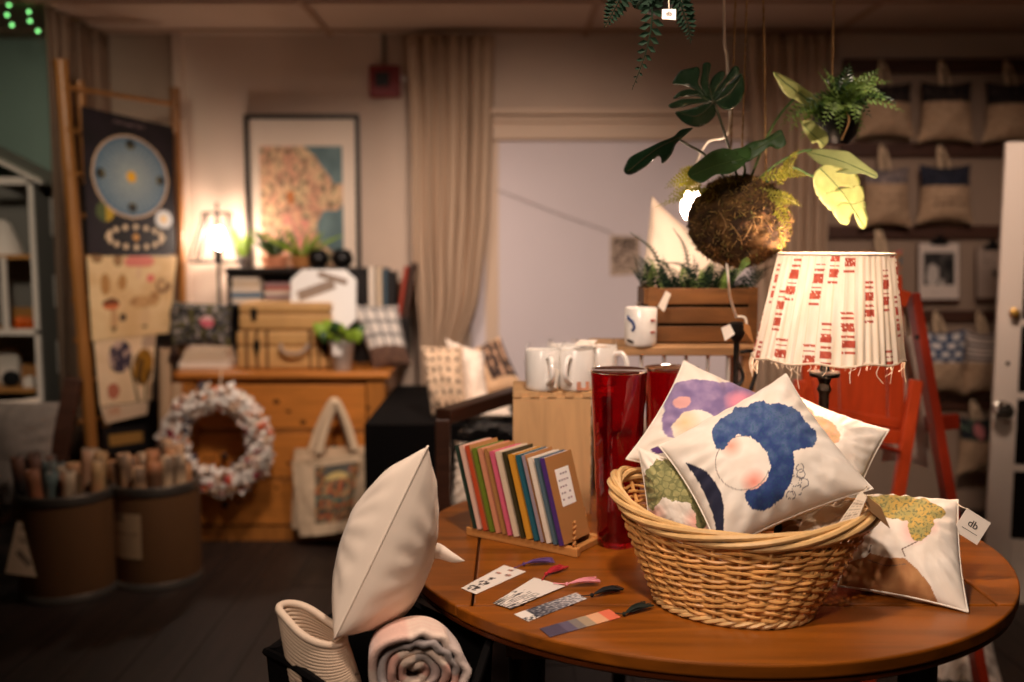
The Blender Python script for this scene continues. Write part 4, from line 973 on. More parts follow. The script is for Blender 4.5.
def d_purple(X_, Y_, u, v):
    c = base_cloth(u, v); j = 1.3 * fbm(X_ * .12, Y_ * .12, 4); X_ += j; Y_ += j
    c = tint(c, (.93, .72, .5), .7 * hypt(X_, Y_, 684, 422, 18))
    hair = (blob(X_, Y_, 705, 405, 44, 25, .15) < 1 or blob(X_, Y_, 742, 407, 44, 22, .3) < 1 or blob(X_, Y_, 676, 416, 13, 22, .3) < 1) and not blob(X_, Y_, 696, 430, 24, 20) < 1
    if hair:
        c = mixc((.47, .4, .57), (.62, .53, .67), .5 + fbm(X_ * .07, Y_ * .07, 2))
        if blob(X_, Y_, 682, 402, 9, 6, -.3) < 1: c = (.84, .62, .6)
        c = tint(c, (.9, .55, .62), 1 - blob(X_, Y_, 740, 402, 18, 14))
    if blob(X_, Y_, 659, 450, 8, 4) < 1: c = (.33, .2, .42)
    return c
cushion('illustrated cushion with purple hair at the back left of the basket', q2, .14, 'art_cloth', None, n=120, pull=.07, p=.55, seed=2.1, piping=.002, drawn=d_purple)
q3 = [at(650, 532, 1.97), at(722, 560, 1.9), at(712, 472, 1.98), at(638, 448, 2.04)]
def d_green(X_, Y_, u, v):
    c = base_cloth(u, v); j = 2.4 * fbm(X_ * .16, Y_ * .16, 6); x, y = X_ + j, Y_ + j
    c = tint(c, (.88, .5, .42), .7 * hypt(X_, Y_, 698, 522, 17)); c = tint(c, (.88, .52, .44), .6 * hypt(X_, Y_, 655, 515, 13))
    if (blob(x, y, 676, 481, 32, 20, .35) < 1 or blob(x, y, 699, 503, 9, 27, -.1) < 1 or blob(x, y, 653, 488, 9, 22) < 1) and not blob(x, y, 674, 517, 23, 16, .2) < 1:
        ds = noise.voronoi(V((X_ * .17, Y_ * .17, 0)))[0]; c = mixc((.64, .61, .4), (.52, .51, .32), .5 + fbm(X_ * .1, Y_ * .1))
        if ds[1] - ds[0] < .14: c = (.44, .44, .27)
        if X_ > 692: c = mixc(c, (.3, .3, .18), .4)
    return c
cushion('small illustrated cushion with curly green hair at the left of the basket', q3, .09, 'art_cloth', None, n=110, pull=.05, p=.55, seed=3.3, piping=.002, drawn=d_green)
q4 = [at(782, 476, 2.14), at(852, 510, 2.04), at(889, 430, 2.12), at(800, 398, 2.24)]
def d_orange(X_, Y_, u, v):
    c = base_cloth(u, v); j = 2.5 * fbm(X_ * .15, Y_ * .15)
    if blob(X_ + j, Y_, 822, 430, 20, 12, .5) < 1: c = mixc((.87, .64, .52), (.78, .64, .46), .5 + fbm(X_ * .2, Y_ * .2) * 1.3)
    if blob(X_ + j, Y_, 806, 413, 9, 6, .5) < 1: c = (.88, .62, .5)
    return c
cushion('illustrated cushion with a peach patch at the back right of the basket', q4, .12, 'art_cloth', None, n=90, pull=.07, p=.55, seed=4.4, piping=.002, drawn=d_orange)
q5 = [at(768, 556, 1.9), at(850, 544, 1.88), at(868, 500, 1.97), at(775, 512, 2.0)]
cushion('cream cushion at the bottom right of the basket under the blue-haired one', q5, .06, 'art_cloth', lambda u, v: (.12, .12, .2) if u < .12 and v < .5 else (.5, .36, .26) if u < .34 and v < .6 else base_cloth(u, v), n=60, pull=.05, seed=5.5, wr=.008)
# folded card tag on the front cushion
ap = at(863, 492, 1.79)
def p_card(u, v):
    c = (.86, .79, .7)
    if .1 < u < .9 and .08 < v < .85 and abs((v * 11) % 1 - .5) < .22 and fbm(u * 22, int(v * 11) * 3.3) > -.2: c = (.62, .55, .48)
    return c
tagq = [at(836, 530, 1.80), at(853, 541, 1.78), at(864, 492, 1.79), at(858, 488, 1.80)]
sheet('swing_tag', [at(834, 529, 1.815), at(857, 521, 1.775), at(867, 497, 1.78), at(861, 491, 1.80)], 'print', p_card, 24, 30, parent=c1)
sheet('swing_tag', [at(868, 509, 1.775), at(890, 528, 1.80), at(881, 507, 1.815), at(862, 492, 1.80)], 'print', lambda u, v: (.66, .5, .34), 4, 4, parent=c1)
mb = MB(); mb.tube(spline([pos1(.98, .03, 0), at(868, 487, 1.82), at(862, 493, 1.80)], 10), .0011, 5); mb.build('tag_string', 'thread', c1)
# cushion lying on the right of the table with its dh tag
q6 = [at(838, 586, 1.93), at(968, 612, 1.815), at(958, 500, 2.04), at(856, 494, 2.16)]
def d_brown(X_, Y_, u, v):
    c = base_cloth(u, v); j = 1.6 * fbm(X_ * .15, Y_ * .15, 9); x, y = X_ + j, Y_ + j
    c = tint(c, (.9, .55, .53), .7 * hypt(X_, Y_, 914, 529, 18)); c = tint(c, (.9, .6, .55), .4 * hypt(X_, Y_, 932, 527, 10))
    if (blob(x, y, 902, 508, 44, 12, .12) < 1 or blob(x, y, 921, 520, 13, 22, .15) < 1) and Y_ < 541:
        c = mixc((.62, .58, .34), (.76, .62, .3), .5 + fbm(X_ * .12, Y_ * .12) * 1.5)
        if fbm(X_ * .4, Y_ * .4) > .22: c = (.45, .45, .28)
    body = [(826, 610), (834, 578), (846, 563), (866, 557), (870, 553), (888, 558), (905, 558), (908, 561), (918, 570), (930, 585), (938, 602), (940, 630)]
    if inpoly(X_, Y_, body): c = mixc((.64, .43, .26), (.72, .52, .33), .5 + fbm(X_ * .06, Y_ * .06))
    for (ax_, ay_, bx_, by_) in ((869, 553, 871, 545), (905, 556, 902, 549), (902, 549, 918, 541), (868, 560, 886, 566), (886, 566, 905, 564)):
        t_ = max(0, min(1, ((X_ - ax_) * (bx_ - ax_) + (Y_ - ay_) * (by_ - ay_)) / ((bx_ - ax_) ** 2 + (by_ - ay_) ** 2)))
        if math.hypot(X_ - ax_ - t_ * (bx_ - ax_), Y_ - ay_ - t_ * (by_ - ay_)) < .5: c = (.48, .38, .32)
    return c
c6, pos6, n6 = cushion('illustrated cushion with a brown jumper lying on the table beside the basket', q6, .12, 'art_cloth', None, n=140, pull=.06, p=.55, seed=6.1, piping=.0022, drawn=d_brown)
tq_ = [at(978, 545, 1.97), at(991, 522, 1.97), at(967, 508, 1.985), at(953, 530, 1.985)]
tq_ = [at(953, 530, 1.975), at(977, 545, 1.965), at(991, 523, 1.975), at(967, 508, 1.985)]
tg = sheet('swing_tag', tq_, 'paper', parent=c6, th=.0008)
M = frame3(tq_[1] - tq_[0], tq_[3] - tq_[0], sum(tq_, V()) / 4); nz_ = M.col[2].xyz; up_ = M.col[1].xyz
Mt = M.copy(); Mt.translation = M.translation + nz_ * .0006 + up_ * .004 - M.col[0].xyz * .000
text('tag_lettering', 'db', .021, Mt, 'ink', c6)
mb = MB(); c0 = M.translation + nz_ * .0006 - up_ * .011
for k in range(13): mb.box(c0 + M.col[0].xyz * ((k - 6) * .0026), (.0018, .0012, .0002), M.to_3x3())
mb.build('tag_small_print', 'ink', c6, smooth=False)
mb = MB(); mb.tube(spline([pos6(.99, .97, 0), at(962, 507, 1.99), tq_[3].lerp(tq_[2], .1)], 8), .0009, 5); mb.build('tag_string', 'thread', c6)
# ------------------------------------------------------------------ bookmarks with tassels
def tassel(par, pts, m, col, bushy=1, seed=0):
    r = random.Random(seed); mb = MB(); pts = [V(p) for p in pts]; d = (pts[-1] - pts[-2]).normalized(); sd = d.cross(V((0, 0, 1))).normalized()
    mb.tube(spline([pts[0], pts[1]], 6), .0012, 5); mb.ball(pts[1], .0042, 8)
    for k in range(44):
        e = pts[-1] + sd * r.uniform(-.013, .013) * bushy + d * r.uniform(-.012, .004) + V((0, 0, r.uniform(0, .005)))
        mid = pts[1].lerp(e, .5) + V((0, 0, r.uniform(.001, .006))) + sd * r.uniform(-.003, .003)
        mb.tube(spline([pts[1], mid, e], 6), .0009, 4)
    mb.c = [S(col)] * len(mb.v); mb.build('tassel', 'tassel_mat', par)
def bookmark(label, pix, pf, tas, col, z=.7515, seed=0, nu=24, nv=50):
    q = [onz(x, y, z) for x, y in pix]; o = sheet('bookmark', q, 'print', pf, nu, nv, th=.0009); tag(o, label, 'bookmark')
    tassel(o, [onz(x, y, z + .004) for x, y in tas], 'tassel_mat', col, seed=seed); return o
W = (.88, .84, .8)
def p_b1(u, v):
    for px, py, r in ((.45, .12, .3), (.45, .32, .26), (.5, .5, .2)):
        if math.hypot((u - px), (v - py) * 3.2) < r and fbm(u * 7, v * 14, py) > -.12: return (.16, .13, .13)
    for px, py, r in ((.3, .72, .12), (.72, .74, .13), (.5, .9, .12)):
        if math.hypot((u - px), (v - py) * 3) < r: return (.72, .5, .42) if fbm(u * 12, v * 20) > 0 else (.4, .34, .32)
    return W
def p_b2(u, v):
    if v < .5 and fbm(u * 16, v * 5, 2) > -.05 + v * .5: return (.25, .23, .22)
    return W
def p_b2b(u, v):
    if v < .6 and fbm(u * 18, v * 6, 7) > -.02 + v * .4: return (.32, .3, .3)
    return W
def p_b3(u, v):
    if v < .18: return W if not (u > .6 and fbm(u * 9, v * 20) > 0) else (.2, .2, .22)
    k = fbm(u * 9, v * 24, 4); return mixc((.2, .2, .24), (.8, .77, .76), (v - .2) * 1.05 + k * .9 + .05)
def p_b4(u, v):
    for lim, c in ((.26, (.26, .22, .3)), (.4, (.34, .3, .38)), (.52, (.46, .42, .4)), (.66, (.62, .54, .44)), (.84, (.84, .62, .46))):
        if v < lim: return mixc(c, (1, 1, 1), .06 * fbm(u * 6, v * 12))
    return (.85, .42, .3)
bookmark('white bookmark with black animal blobs and a purple tassel', [(461, 588), (476, 594), (526, 571.5), (504, 565)], p_b1, [(514, 568), (524, 564), (552, 561)], '#5a3a72', seed=1)
bookmark('white tree bookmark with a red tassel, partly under the pink tasselled one', [(493, 603), (503, 606), (551, 582), (534, 577.5)], p_b2, [(542, 580), (546, 574), (563, 567)], '#b0202c', seed=2)
bookmark('white tree bookmark with a pale pink tassel', [(497, 604), (511, 608.5), (565, 586), (543, 580)], p_b2b, [(553, 583), (567, 584), (597, 581)], '#e0909a', z=.7535, seed=3)
bookmark('grey speckled winter bookmark with a black tassel', [(514, 614), (528, 621.5), (587, 598.5), (576, 592.5)], p_b3, [(581, 596), (592, 595), (620, 589)], '#141212', seed=4)
bookmark('bookmark striped from dusk purple to coral with a dark green tassel', [(539.5, 628.5), (550, 637), (621, 617), (609, 609)], p_b4, [(615, 613), (624, 614), (648, 605)], '#1c241c', seed=5)
# ------------------------------------------------------------------ notebook rack
ra_, rb2 = onz(466, 535, TZ), onz(577, 558, TZ); rdir = (rb2 - ra_); RL = rdir.length; rdir.normalize(); rz_ = math.atan2(rdir.y, rdir.x)
rk2 = thing('notebook_rack', 'low wooden dowel rack of notebooks on the round table', 'rack', ra_, rz_)
RM = FR[rk2.name]
def loc(mb): mb.v = [RM @ v for v in mb.v]; return mb
RD = .12
for y in (.008, RD): mb = MB(); mb.box((RL / 2, y, .01), (RL, .016, .02)); loc(mb).build('rail', 'rack_wood', rk2, smooth=False, bevel=.002)
for x in (.02, RL / 2, RL - .02): mb = MB(); mb.box((x, RD / 2 + .004, .007), (.016, RD - .016, .014)); loc(mb).build('cross_bar', 'rack_wood', rk2, smooth=False, bevel=.002)
for k in range(8):
    for y in (.008, RD):
        mb = MB(); x = .012 + k * (RL - .024) / 7; tw_ = k == 7
        mb.tube([(x + (.002 * math.cos(i * 1.6) if tw_ else 0), y + (.002 * math.sin(i * 1.6) if tw_ else 0), .018 + .062 * i / 20) for i in range(21)], .0036, 8); loc(mb).build('dowel', 'rack_wood', rk2)
NB = [('c_green', .009, 'dark green'), ('c_lightpink', .014, 'pale pink'), ('c_orange', .016, 'orange red'), ('c_olive', .014, 'olive green'), ('c_salmon', .015, 'salmon pink'), ('c_kraft', .012, 'brown kraft'), ('c_pink', .013, 'bright pink'), ('c_cream', .017, 'cream'),
      ('c_darkolive', .012, 'dark olive'), ('c_mustard', .018, 'mustard yellow'), ('c_teal', .014, 'teal'), ('c_mauve', .012, 'mauve grey'), ('c_pale', .015, 'off-white'), ('c_slate', .012, 'slate blue'), ('c_purple', .016, 'purple')]
x = .024; lean_n = -.27; kf = (RL - .03 - x) * .7 / sum(b[1] for b in NB); NB = [(a_, b_ * kf, c_) for a_, b_, c_ in NB]; tot = sum(b[1] for b in NB); gapn = (RL - .03 - x - tot * 1.01) / (len(NB) - 1)
R = Matrix.Rotation(lean_n, 3, 'Y')
for k, (cv, w, cn) in enumerate(NB):
    h = .2 - .0004 * k + .002 * ((k * 7) % 3); d = .115; y0 = -.004
    t = thing('notebook', f'{cn} notebook leaning in the wooden rack' + ('' if cv != 'c_purple' else ' with a white label on its brown cover'), 'notebook', RM @ V((x, RD / 2, .018)), rz_, 'notebooks in the rack')
    o = V((x, 0, .0205)); 
    def bb(mb, c, s): mb.box(o + R @ V(c), s, R)
    mb = MB(); bb(mb, (.0005, y0 + d / 2, h / 2), (.001, d, h)); bb(mb, (w / 2, y0 + .0006, h / 2), (w, .0012, h)); loc(mb).build('cover', cv, t, smooth=False)
    mb = MB(); bb(mb, (w - .0005, y0 + d / 2, h / 2), (.001, d, h)); loc(mb).build('back_cover', 'c_kraft' if k in (2, 5, 11, 14) else cv, t, smooth=False)
    mb = MB(); bb(mb, (w / 2, y0 + .001 + (d - .004) / 2, h / 2), (w - .0021, d - .004, h - .0012)); loc(mb).build('page_block', 'white_board', t, smooth=False)
    if k == 14:
        mb = MB(); bb(mb, (w + .0004, y0 + .058, h * .62), (.0006, .058, .085)); loc(mb).build('cover_label', 'white_board', t, smooth=False)
        mb = MB()
        for i in range(5):
            for j in range(4):
                if (i + j) % 5: bb(mb, (w + .0009, y0 + .038 + j * .011, h * .62 + .03 - i * .0145), (.0004, .007, .004))
        loc(mb).build('label_print', 'c_mauve', t, smooth=False)
    x += w * 1.01 + gapn
# ------------------------------------------------------------------ ruby glass vases
def vase(label, px, py, rt_, rb_, h, ybase):
    c = onz(px, py, TZ); t = thing('ruby_vase', label, 'vase', c, 0, 'ruby glass vases'); n = 18; 
    out = [(rb_ * .2, .0005), (rb_ * .92, .0005), (rb_, .006)] + [(rb_ + (rt_ - rb_) * (i / n) ** 1.15 + .0007 * math.sin(i * 2.2), .006 + (h - .006) * i / n) for i in range(1, n + 1)]
    inn = [(r - .0035, max(z, .014)) for r, z in reversed(out[2:])]
    mb = MB(); mb.lathe(out + [(rt_ + .0005, h + .001)] + inn + [(0, .014)], c, 56); mb.build('vase_body', 'ruby_glass', t)
    mb = MB(); mb.lathe([(rt_ - .003, h), (rt_, h + .002), (rt_ + .0015, h - .001), (rt_, h - .003)], c, 56); mb.build('rim', 'ruby_glass', t); return t
vase('tall ruby red glass vase beside the plywood box', 617, 544, .064, .046, .405, 0)
vase('ruby red glass vase behind the purple-haired cushion', 669, 525, .066, .05, .39, 0)
# ------------------------------------------------------------------ plywood box with mugs
PY = 2.5; bx0, bx1 = X(513, PY), X(592, PY); bz1 = at(550, 397, PY).z
pb = thing('plywood_box', 'plywood box with finger joints under the white mugs', 'box', ((bx0 + bx1) / 2, PY + .1, TZ))
mb = MB(); th_ = .012; bd = .2
mb.box(((bx0 + bx1) / 2, PY + th_ / 2, (TZ + bz1) / 2), (bx1 - bx0 - .0005, th_, bz1 - TZ)); mb.build('front_panel', 'crate_ply', pb, smooth=False)
mb = MB(); mb.box(((bx0 + bx1) / 2, PY + bd, (TZ + bz1) / 2), (bx1 - bx0, th_, bz1 - TZ)); mb.box((bx0 + th_ / 2, PY + bd / 2 + th_ / 4, (TZ + bz1) / 2), (th_, bd - th_ * 1.6, bz1 - TZ)); mb.build('side_panel', 'crate_ply', pb, smooth=False)
mb = MB(); mb.box((bx1 - th_ / 2, PY + bd / 2 + th_ / 4, (TZ + bz1) / 2), (th_, bd - th_ * 1.6, bz1 - TZ)); mb.build('side_panel', 'crate_ply', pb, smooth=False)
mb = MB(); k = 5; fw_ = (bx1 - bx0) / (2 * k - 1)
mb.box(((bx0 + bx1) / 2 + .03, PY + bd / 2 + th_ / 2, bz1 + .006), (bx1 - bx0 + .06, bd - .002, .012))
for i in range(k): mb.box((bx0 + fw_ * (2 * i + .5), PY + .002, bz1 + .006), (fw_, .012, .012))
mb.build('lid', 'crate_ply', pb, smooth=False)
mb = MB(); k = 6; fh = (bz1 - TZ) / (2 * k)
for i in range(k): mb.box((bx1 + .0004, PY + .008, TZ + fh * (2 * i + .5)), (.002, .014, fh))
mb.build('finger_joint', 'ply_dark', pb, smooth=False)
hp = at(523, 462, PY - .001); mb = MB(); RX = Matrix.Rotation(PI / 2, 3, 'X'); mb.lathe([(.014, 0), (.014, .001), (0, .0012)], hp + V((0, .0004, 0)), 24, RX); mb.build('finger_hole', 'black_cloth', pb)
mug0 = None
def mug(label, c, s, rz, grp=None):
    c = V(c); t = thing('mug', label, 'mug', c, rz, grp); F = FR[t.name]; r, h = .041 * s, .098 * s
    mb = MB(); mb.lathe([(0, .0005), (r * .88, .0005), (r * .96, .004), (r, .012), (r, h - .002), (r - .0015, h), (r - .0035, h - .002), (r - .004, .008), (0, .007)], (0, 0, 0), 36); mb.v = [F @ v for v in mb.v]; mb.build('mug_body', 'white_glaze', t)
    mb = MB(); mb.tube(spline([(r - .002, 0, h * .82), (r + .02 * s, 0, h * .84), (r + .034 * s, 0, h * .62), (r + .03 * s, 0, h * .36), (r - .002, 0, h * .2)], 24), .006 * s, 8); mb.v = [F @ v for v in mb.v]; mb.build('handle', 'white_glaze', t); return t
mz = bz1 + .0125
def mtag(t, pts, lab=None):
    sheet('swing_tag', pts, 'paper', parent=t, th=.0008)
def wrap(t, c, r, h, seed):
    mb = MB(); c = V(c); mb.grid(lambda u, v: c + V(((r * (1.08 + .06 * fbm(u * 6, v * 4, seed) * 2) * (1 - .25 * max(0, v - .8) * 5 * .6)) * math.cos(2 * PI * u), r * (1.08 + .06 * fbm(u * 6 + 3, v * 4, seed)) * math.sin(2 * PI * u), .003 + h * 1.12 * v + .008 * v * fbm(u * 9, 2, seed))), 36, 14, True); mb.build('clear_wrap', 'film', t)
for k, (px, py, Y, s, rz, lb) in enumerate(((543, 396, 2.545, 1.06, -1.3, 'leftmost white mug at the front of the plywood box with a paper tag'), (577, 398, 2.545, 1.06, -2.0, 'white mug at the front right of the plywood box'),
        (564, 388, 2.655, 1.06, 1.1, 'white mug at the back left of the plywood box behind the front pair'), (601, 388, 2.635, 1.06, -.6, 'white mug at the back right of the plywood box behind the red vase'))):
    c = V((X(px, Y), Y, mz)); t = mug(lb, c, s, rz, 'white mugs on the plywood box')
    if k == 0: mtag(t, [at(549, 385, 2.495), at(556, 388, 2.495), at(559, 370, 2.495), at(552, 367, 2.495)])
    if k == 1: sheet('mug_picture', [c + V((-.002, -.0465, .004)), c + V((.03, -.0345, .004)), c + V((.03, -.0345, .026)), c + V((-.002, -.0465, .026))], 'c_salmon', parent=t, th=.0006)
    if k == 3: sheet('swing_tag', [c + V((-.075, -.06, .112)), c + V((-.03, -.085, .114)), c + V((-.012, -.045, .124)), c + V((-.055, -.02, .122))], 'paper', parent=t, th=.001)
    wrap(t, c, .041 * s, .098 * s, k)
# one more mug stands right of the box on a stack against the riser
# ------------------------------------------------------------------ wooden riser with white spindles, planter and mug
RY0, RY1 = 2.66, 2.9; rzt = at(680, 347, RY0).z; rx0, rx1 = X(596, RY0), X(762, RY0)
rs = thing('wooden_riser', 'wooden riser bench with white spindles standing on the table behind the vases', 'riser', ((rx0 + rx1) / 2, (RY0 + RY1) / 2, TZ))
mb = MB(); mb.box(((rx0 + rx1) / 2, (RY0 + RY1) / 2, rzt - .012), (rx1 - rx0, RY1 - RY0, .024)); mb.build('bench_top', 'riser_wood', rs, smooth=False, bevel=.003)
for x in (X(606, RY0), X(752, RY0)):
    for y in (RY0 + .03, RY1 - .03): mb = MB(); mb.box((x, y, (TZ + rzt - .024) / 2), (.034, .034, rzt - .024 - TZ)); mb.build('leg', 'riser_wood', rs, smooth=False, bevel=.003)
for px in (642, 665, 687, 709, 730): mb = MB(); x = X(px, RY0 + .03); mb.tube([(x, RY0 + .03, TZ + .06), (x, RY0 + .03, rzt - .024)], .005, 8); mb.build('spindle', 'white_glaze', rs)
mb = MB(); mb.box(((rx0 + rx1) / 2, RY0 + .03, TZ + .055), (rx1 - rx0 - .09, .02, .02)); mb.build('stretcher', 'riser_wood', rs, smooth=False)
# fourth mug with loose tag on top of the riser's left end... it stands on the plywood lid behind
c = V((X(601, 2.72), 2.72, rzt + .0005)); 
mg = mug('white mug with a blue drawing on the wooden riser beside the planter', V((X(641, 2.69), 2.69, rzt + .0005)), 1.06, .95)
mc = V((X(641, 2.69), 2.69, rzt))
mb = MB()
def onm(g, z, r=.0438): return mc + V((r * math.cos(math.radians(g)), r * math.sin(math.radians(g)), z))
mb.tube(spline([onm(212, .085), onm(214, .078), onm(232, .068), onm(240, .054), onm(232, .044)], 16), .0042, 6); mb.build('blue_drawing', 'navy_ink', mg)
mb = MB(); mb.tube([onm(212, .018), onm(238, .013)], .004, 6); mb.build('black_drawing', 'ink', mg)
mb = MB(); mb.tube([onm(300, .072), onm(318, .072)], .0032, 6); mb.tube([onm(300, .04), onm(318, .04)], .0032, 6); mb.build('red_bands', 'c_red', mg)
px0, px1 = X(644, 2.745), X(757, 2.745); pzt = at(700, 287, 2.745).z; pz0 = rzt + .0005; pd_ = .14
pl = thing('planter_crate', 'small slatted wooden crate planter with a dark fern on the riser', 'planter', ((px0 + px1) / 2, 2.745 + pd_ / 2, pz0))
ht = pzt - pz0
for k in range(3):
    z = pz0 + ht * (k + .5) / 3
    for y in (2.745, 2.745 + pd_): mb = MB(); mb.box(((px0 + px1) / 2, y, z), (px1 - px0, .01, ht / 3 - .008)); mb.build('slat', 'planter_wood', pl, smooth=False, bevel=.002)
    for x in (px0 + .005, px1 - .005): mb = MB(); mb.box((x, 2.745 + pd_ / 2, z), (.01, pd_ - .01, ht / 3 - .008)); mb.build('slat', 'planter_wood', pl, smooth=False, bevel=.002)
for x in (px0 + .022, px1 - .012):
    for y in (2.738, 2.752 + pd_): mb = MB(); mb.box((x, y, pz0 + ht / 2), (.024, .006, ht)); mb.build('corner_post', 'planter_wood', pl, smooth=False)
mb = MB(); mb.box(((px0 + px1) / 2, 2.745 + pd_ / 2, pz0 + .006), (px1 - px0 - .02, pd_ - .01, .01)); mb.box(((px0 + px1) / 2, 2.745 + pd_ / 2, pz0 + ht * .4), (px1 - px0 - .024, pd_ - .014, ht * .75)); mb.build('soil', 'black_cloth', pl, smooth=False)
# ------------------------------------------------------------------ ferns and leaves
def frond(pts, m, root, L=.03, n=16, taper=1.0, name='frond', nw=.34, seed=0, up=(0, 0, 1), stem=.0014):
    r = random.Random(seed); P = spline(pts, n * 2); mb = MB(); mb.tube(P, [stem * (1 - .7 * i / (2 * n)) for i in range(2 * n + 1)], 5)
    for i in range(1, 2 * n):
        t = i / (2 * n); d = (P[i + 1] - P[i - 1]).normalized(); sd = d.cross(V(up))
        if sd.length < .1: sd = d.orthogonal()
        sd.normalize(); nr = sd.cross(d)
        l = L * (math.sin(PI * min(1, t * .9 + .12)) ** .6) * (1 - .55 * t * taper)
        for s in (-1, 1):
            if (i + (s > 0)) % 2: continue
            a = P[i]; e = a + (sd * s * .92 + d * .35 + nr * r.uniform(-.18, .18)).normalized() * l; w = l * nw
            mid = a.lerp(e, .5); q = d * w * .5
            mb.add([a, mid - q + nr * .001, e, mid + q + nr * .001, mid - nr * w * .12], [(0, 1, 4), (1, 2, 4), (2, 3, 4), (3, 0, 4)])
    return mb.build(name, m, root, smooth=False)
# ------------------------------------------------------------------ hanging moss ball with split-leaf plant
MY = 2.48; at2 = lambda x, y, Y: at(x, y, Y + .32); mc_ = at(739, 222, MY); mr = 48.5 / FPX * MY * 1.0
mo = thing('hanging_moss_ball', 'hanging brown moss ball sprouting large split leaves on jute ropes', 'hanging plant', mc_)
rr = random.Random(3)
mb = MB()
def mossp(u, v):
    th, ph = 2 * PI * u, PI * (v * .996 + .002); d = V((math.sin(ph) * math.cos(th), math.sin(ph) * math.sin(th), -math.cos(ph)))
    r = mr * (1 + .07 * fbm(d.x * 3, d.y * 3, d.z * 3) + .06 * fbm(d.x * 11, d.y * 11, d.z * 11)); sq = 1.02 if True else 1
    return mc_ + V((d.x * r, d.y * r, d.z * r * (.9 if d.z < 0 else .93)))
def mossc(u, v):
    k = fbm(u * 16, v * 10, 2); return mixc((.2, .13, .07), (.42, .3, .16), .5 + k * 1.2)
mb.grid(mossp, 96, 60, True, col=mossc); mb.build('moss_core', 'moss', mo, smooth='full')
mb = MB(); PALM = ['#5e431f', '#7a5a2c', '#3a2814', '#8a7136', '#6a6630', '#9a7a48', '#46341c', '#b08a50']
for i in range(2600):
    u, v = rr.random(), math.acos(1 - 2 * rr.random()) / PI; p = mossp(u, v); o = (p - mc_).normalized(); t = o.cross(V((rr.gauss(0, 1), rr.gauss(0, 1), rr.gauss(0, 1)))).normalized()
    l = rr.uniform(.006, .02); mb.col = S(rr.choice(PALM)); a = p - o * .001; b = p + o * rr.uniform(.002, .007) + t * l * .5; e = p + o * rr.uniform(.0, .005) + t * l; w = o.cross(t) * rr.uniform(.0006, .0014)
    mb.add([a - w, a + w, b + w, b - w, e], [(0, 1, 2, 3), (3, 2, 4)])
o = mb.build('moss_fibre', 'moss', mo, smooth=False); o['kind'] = 'stuff'
for k in range(7):
    g = rr.uniform(-2.6, -.4); z = rr.uniform(-.05, .03); p0 = mc_ + V((math.cos(g) * mr * 1.0, math.sin(g) * mr, z)); p1 = p0 + V((rr.uniform(-.02, .02), -.012, -.03)); p2 = p1 + V((rr.uniform(-.015, .015), .006, -.02))
    mb = MB(); mb.tube(spline([p0, p1, p2], 12), .0012, 5); mb.build('root_strand', 'jute', mo)
for px in (735.5, 745, 761):
    top = at(px, -30, MY + (.03 if px < 740 else 0)); top.z = CZ - .0; top.x = at({735.5: 740, 745: 748, 761: 755}[px], 0, MY).x
    if px == 735.5: end = mc_ + V((-.012, .06, mr * .7))
    elif px == 745: end = at(742, 150, MY - .0) + V((0, 0, -.03))
    else: end = at(766, 170, MY + .01)
    mb = MB(); n = 120; d = (end - top)
    for s in (0, PI): mb.tube([top + d * (i / n) + V((.0015 * math.cos(i * 1.1 + s), .0015 * math.sin(i * 1.1 + s), 0)) for i in range(n + 1)], .0014, 5)
    mb.build('jute_rope', 'jute', mo)
s0 = mc_ + V((-.01, -.02, mr * .85))
from mathutils.geometry import delaunay_2d_cdt
def lobed_leaf(lobes, ctr, Y0, gx, gy, bulge, m, root, ribs=(), wave=.004, name='leaf'):
    # every lobe is filled with a fine net and bent over one curved leaf surface, which stands at its own distance
    def P(x, y):
        a, b = x - ctr[0], y - ctr[1]; k = Y0 / FPX
        return at2(x, y, Y0 + (gx * a + gy * b) * k + bulge * (a * a + b * b) * k * k + wave * fbm(a * .07 + ctr[0], b * .07))
    mb = MB()
    for lo in lobes:
        n = len(lo); pts = []
        for i in range(n):
            p, q = lo[i], lo[(i + 1) % n]; k = max(1, int(math.hypot(p[0] - q[0], p[1] - q[1]) / 2.5)); pts += [(p[0] + (q[0] - p[0]) * j / k, p[1] + (q[1] - p[1]) * j / k) for j in range(k)]
        for _ in range(2): pts = [((pts[i - 1][0] + 2 * pts[i][0] + pts[(i + 1) % len(pts)][0]) / 4, (pts[i - 1][1] + 2 * pts[i][1] + pts[(i + 1) % len(pts)][1]) / 4) for i in range(len(pts))]
        ne = len(pts); xs_ = [p[0] for p in pts]; ys_ = [p[1] for p in pts]; y = min(ys_) + 1.5
        inner = []
        while y < max(ys_):
            x = min(xs_) + 1.5 + (1.2 if int(y) % 2 else 0)
            while x < max(xs_):
                if inpoly(x, y, pts) and min(math.hypot(x - p[0], y - p[1]) for p in pts) > 1.2: inner.append((x, y))
                x += 3
            y += 3
        r = delaunay_2d_cdt([Vector(p) for p in pts + inner], [], [list(range(ne))], 1, 1e-5)
        mb.add([P(p.x, p.y) for p in r[0]], [tuple(f) for f in r[2]])
    lf = mb.build(name, m, root, smooth='full', solid=.0009, offset=0)
    for rb in ribs:
        mb = MB(); mb.tube([P(*p) - V((0, .001, 0)) for p in spline([(x, y, 0) for x, y in rb], 12) for p in [(p.x, p.y)]], .0013, 5); mb.build('midrib', 'stem_dark' if m == 'leaf_dark' else 'stem', lf)
    return lf
def stalk(pts, m='stem_dark', r=.0032): mb = MB(); mb.tube(spline(pts, 18), r, 7); mb.build('leaf_stalk', m, mo)
K = lambda L: [(620 + x / 4.87, 50 + y / 4.87) for x, y in L]
J = lambda L: [(590 + x / 2.007, y / 2.007) for x, y in L]
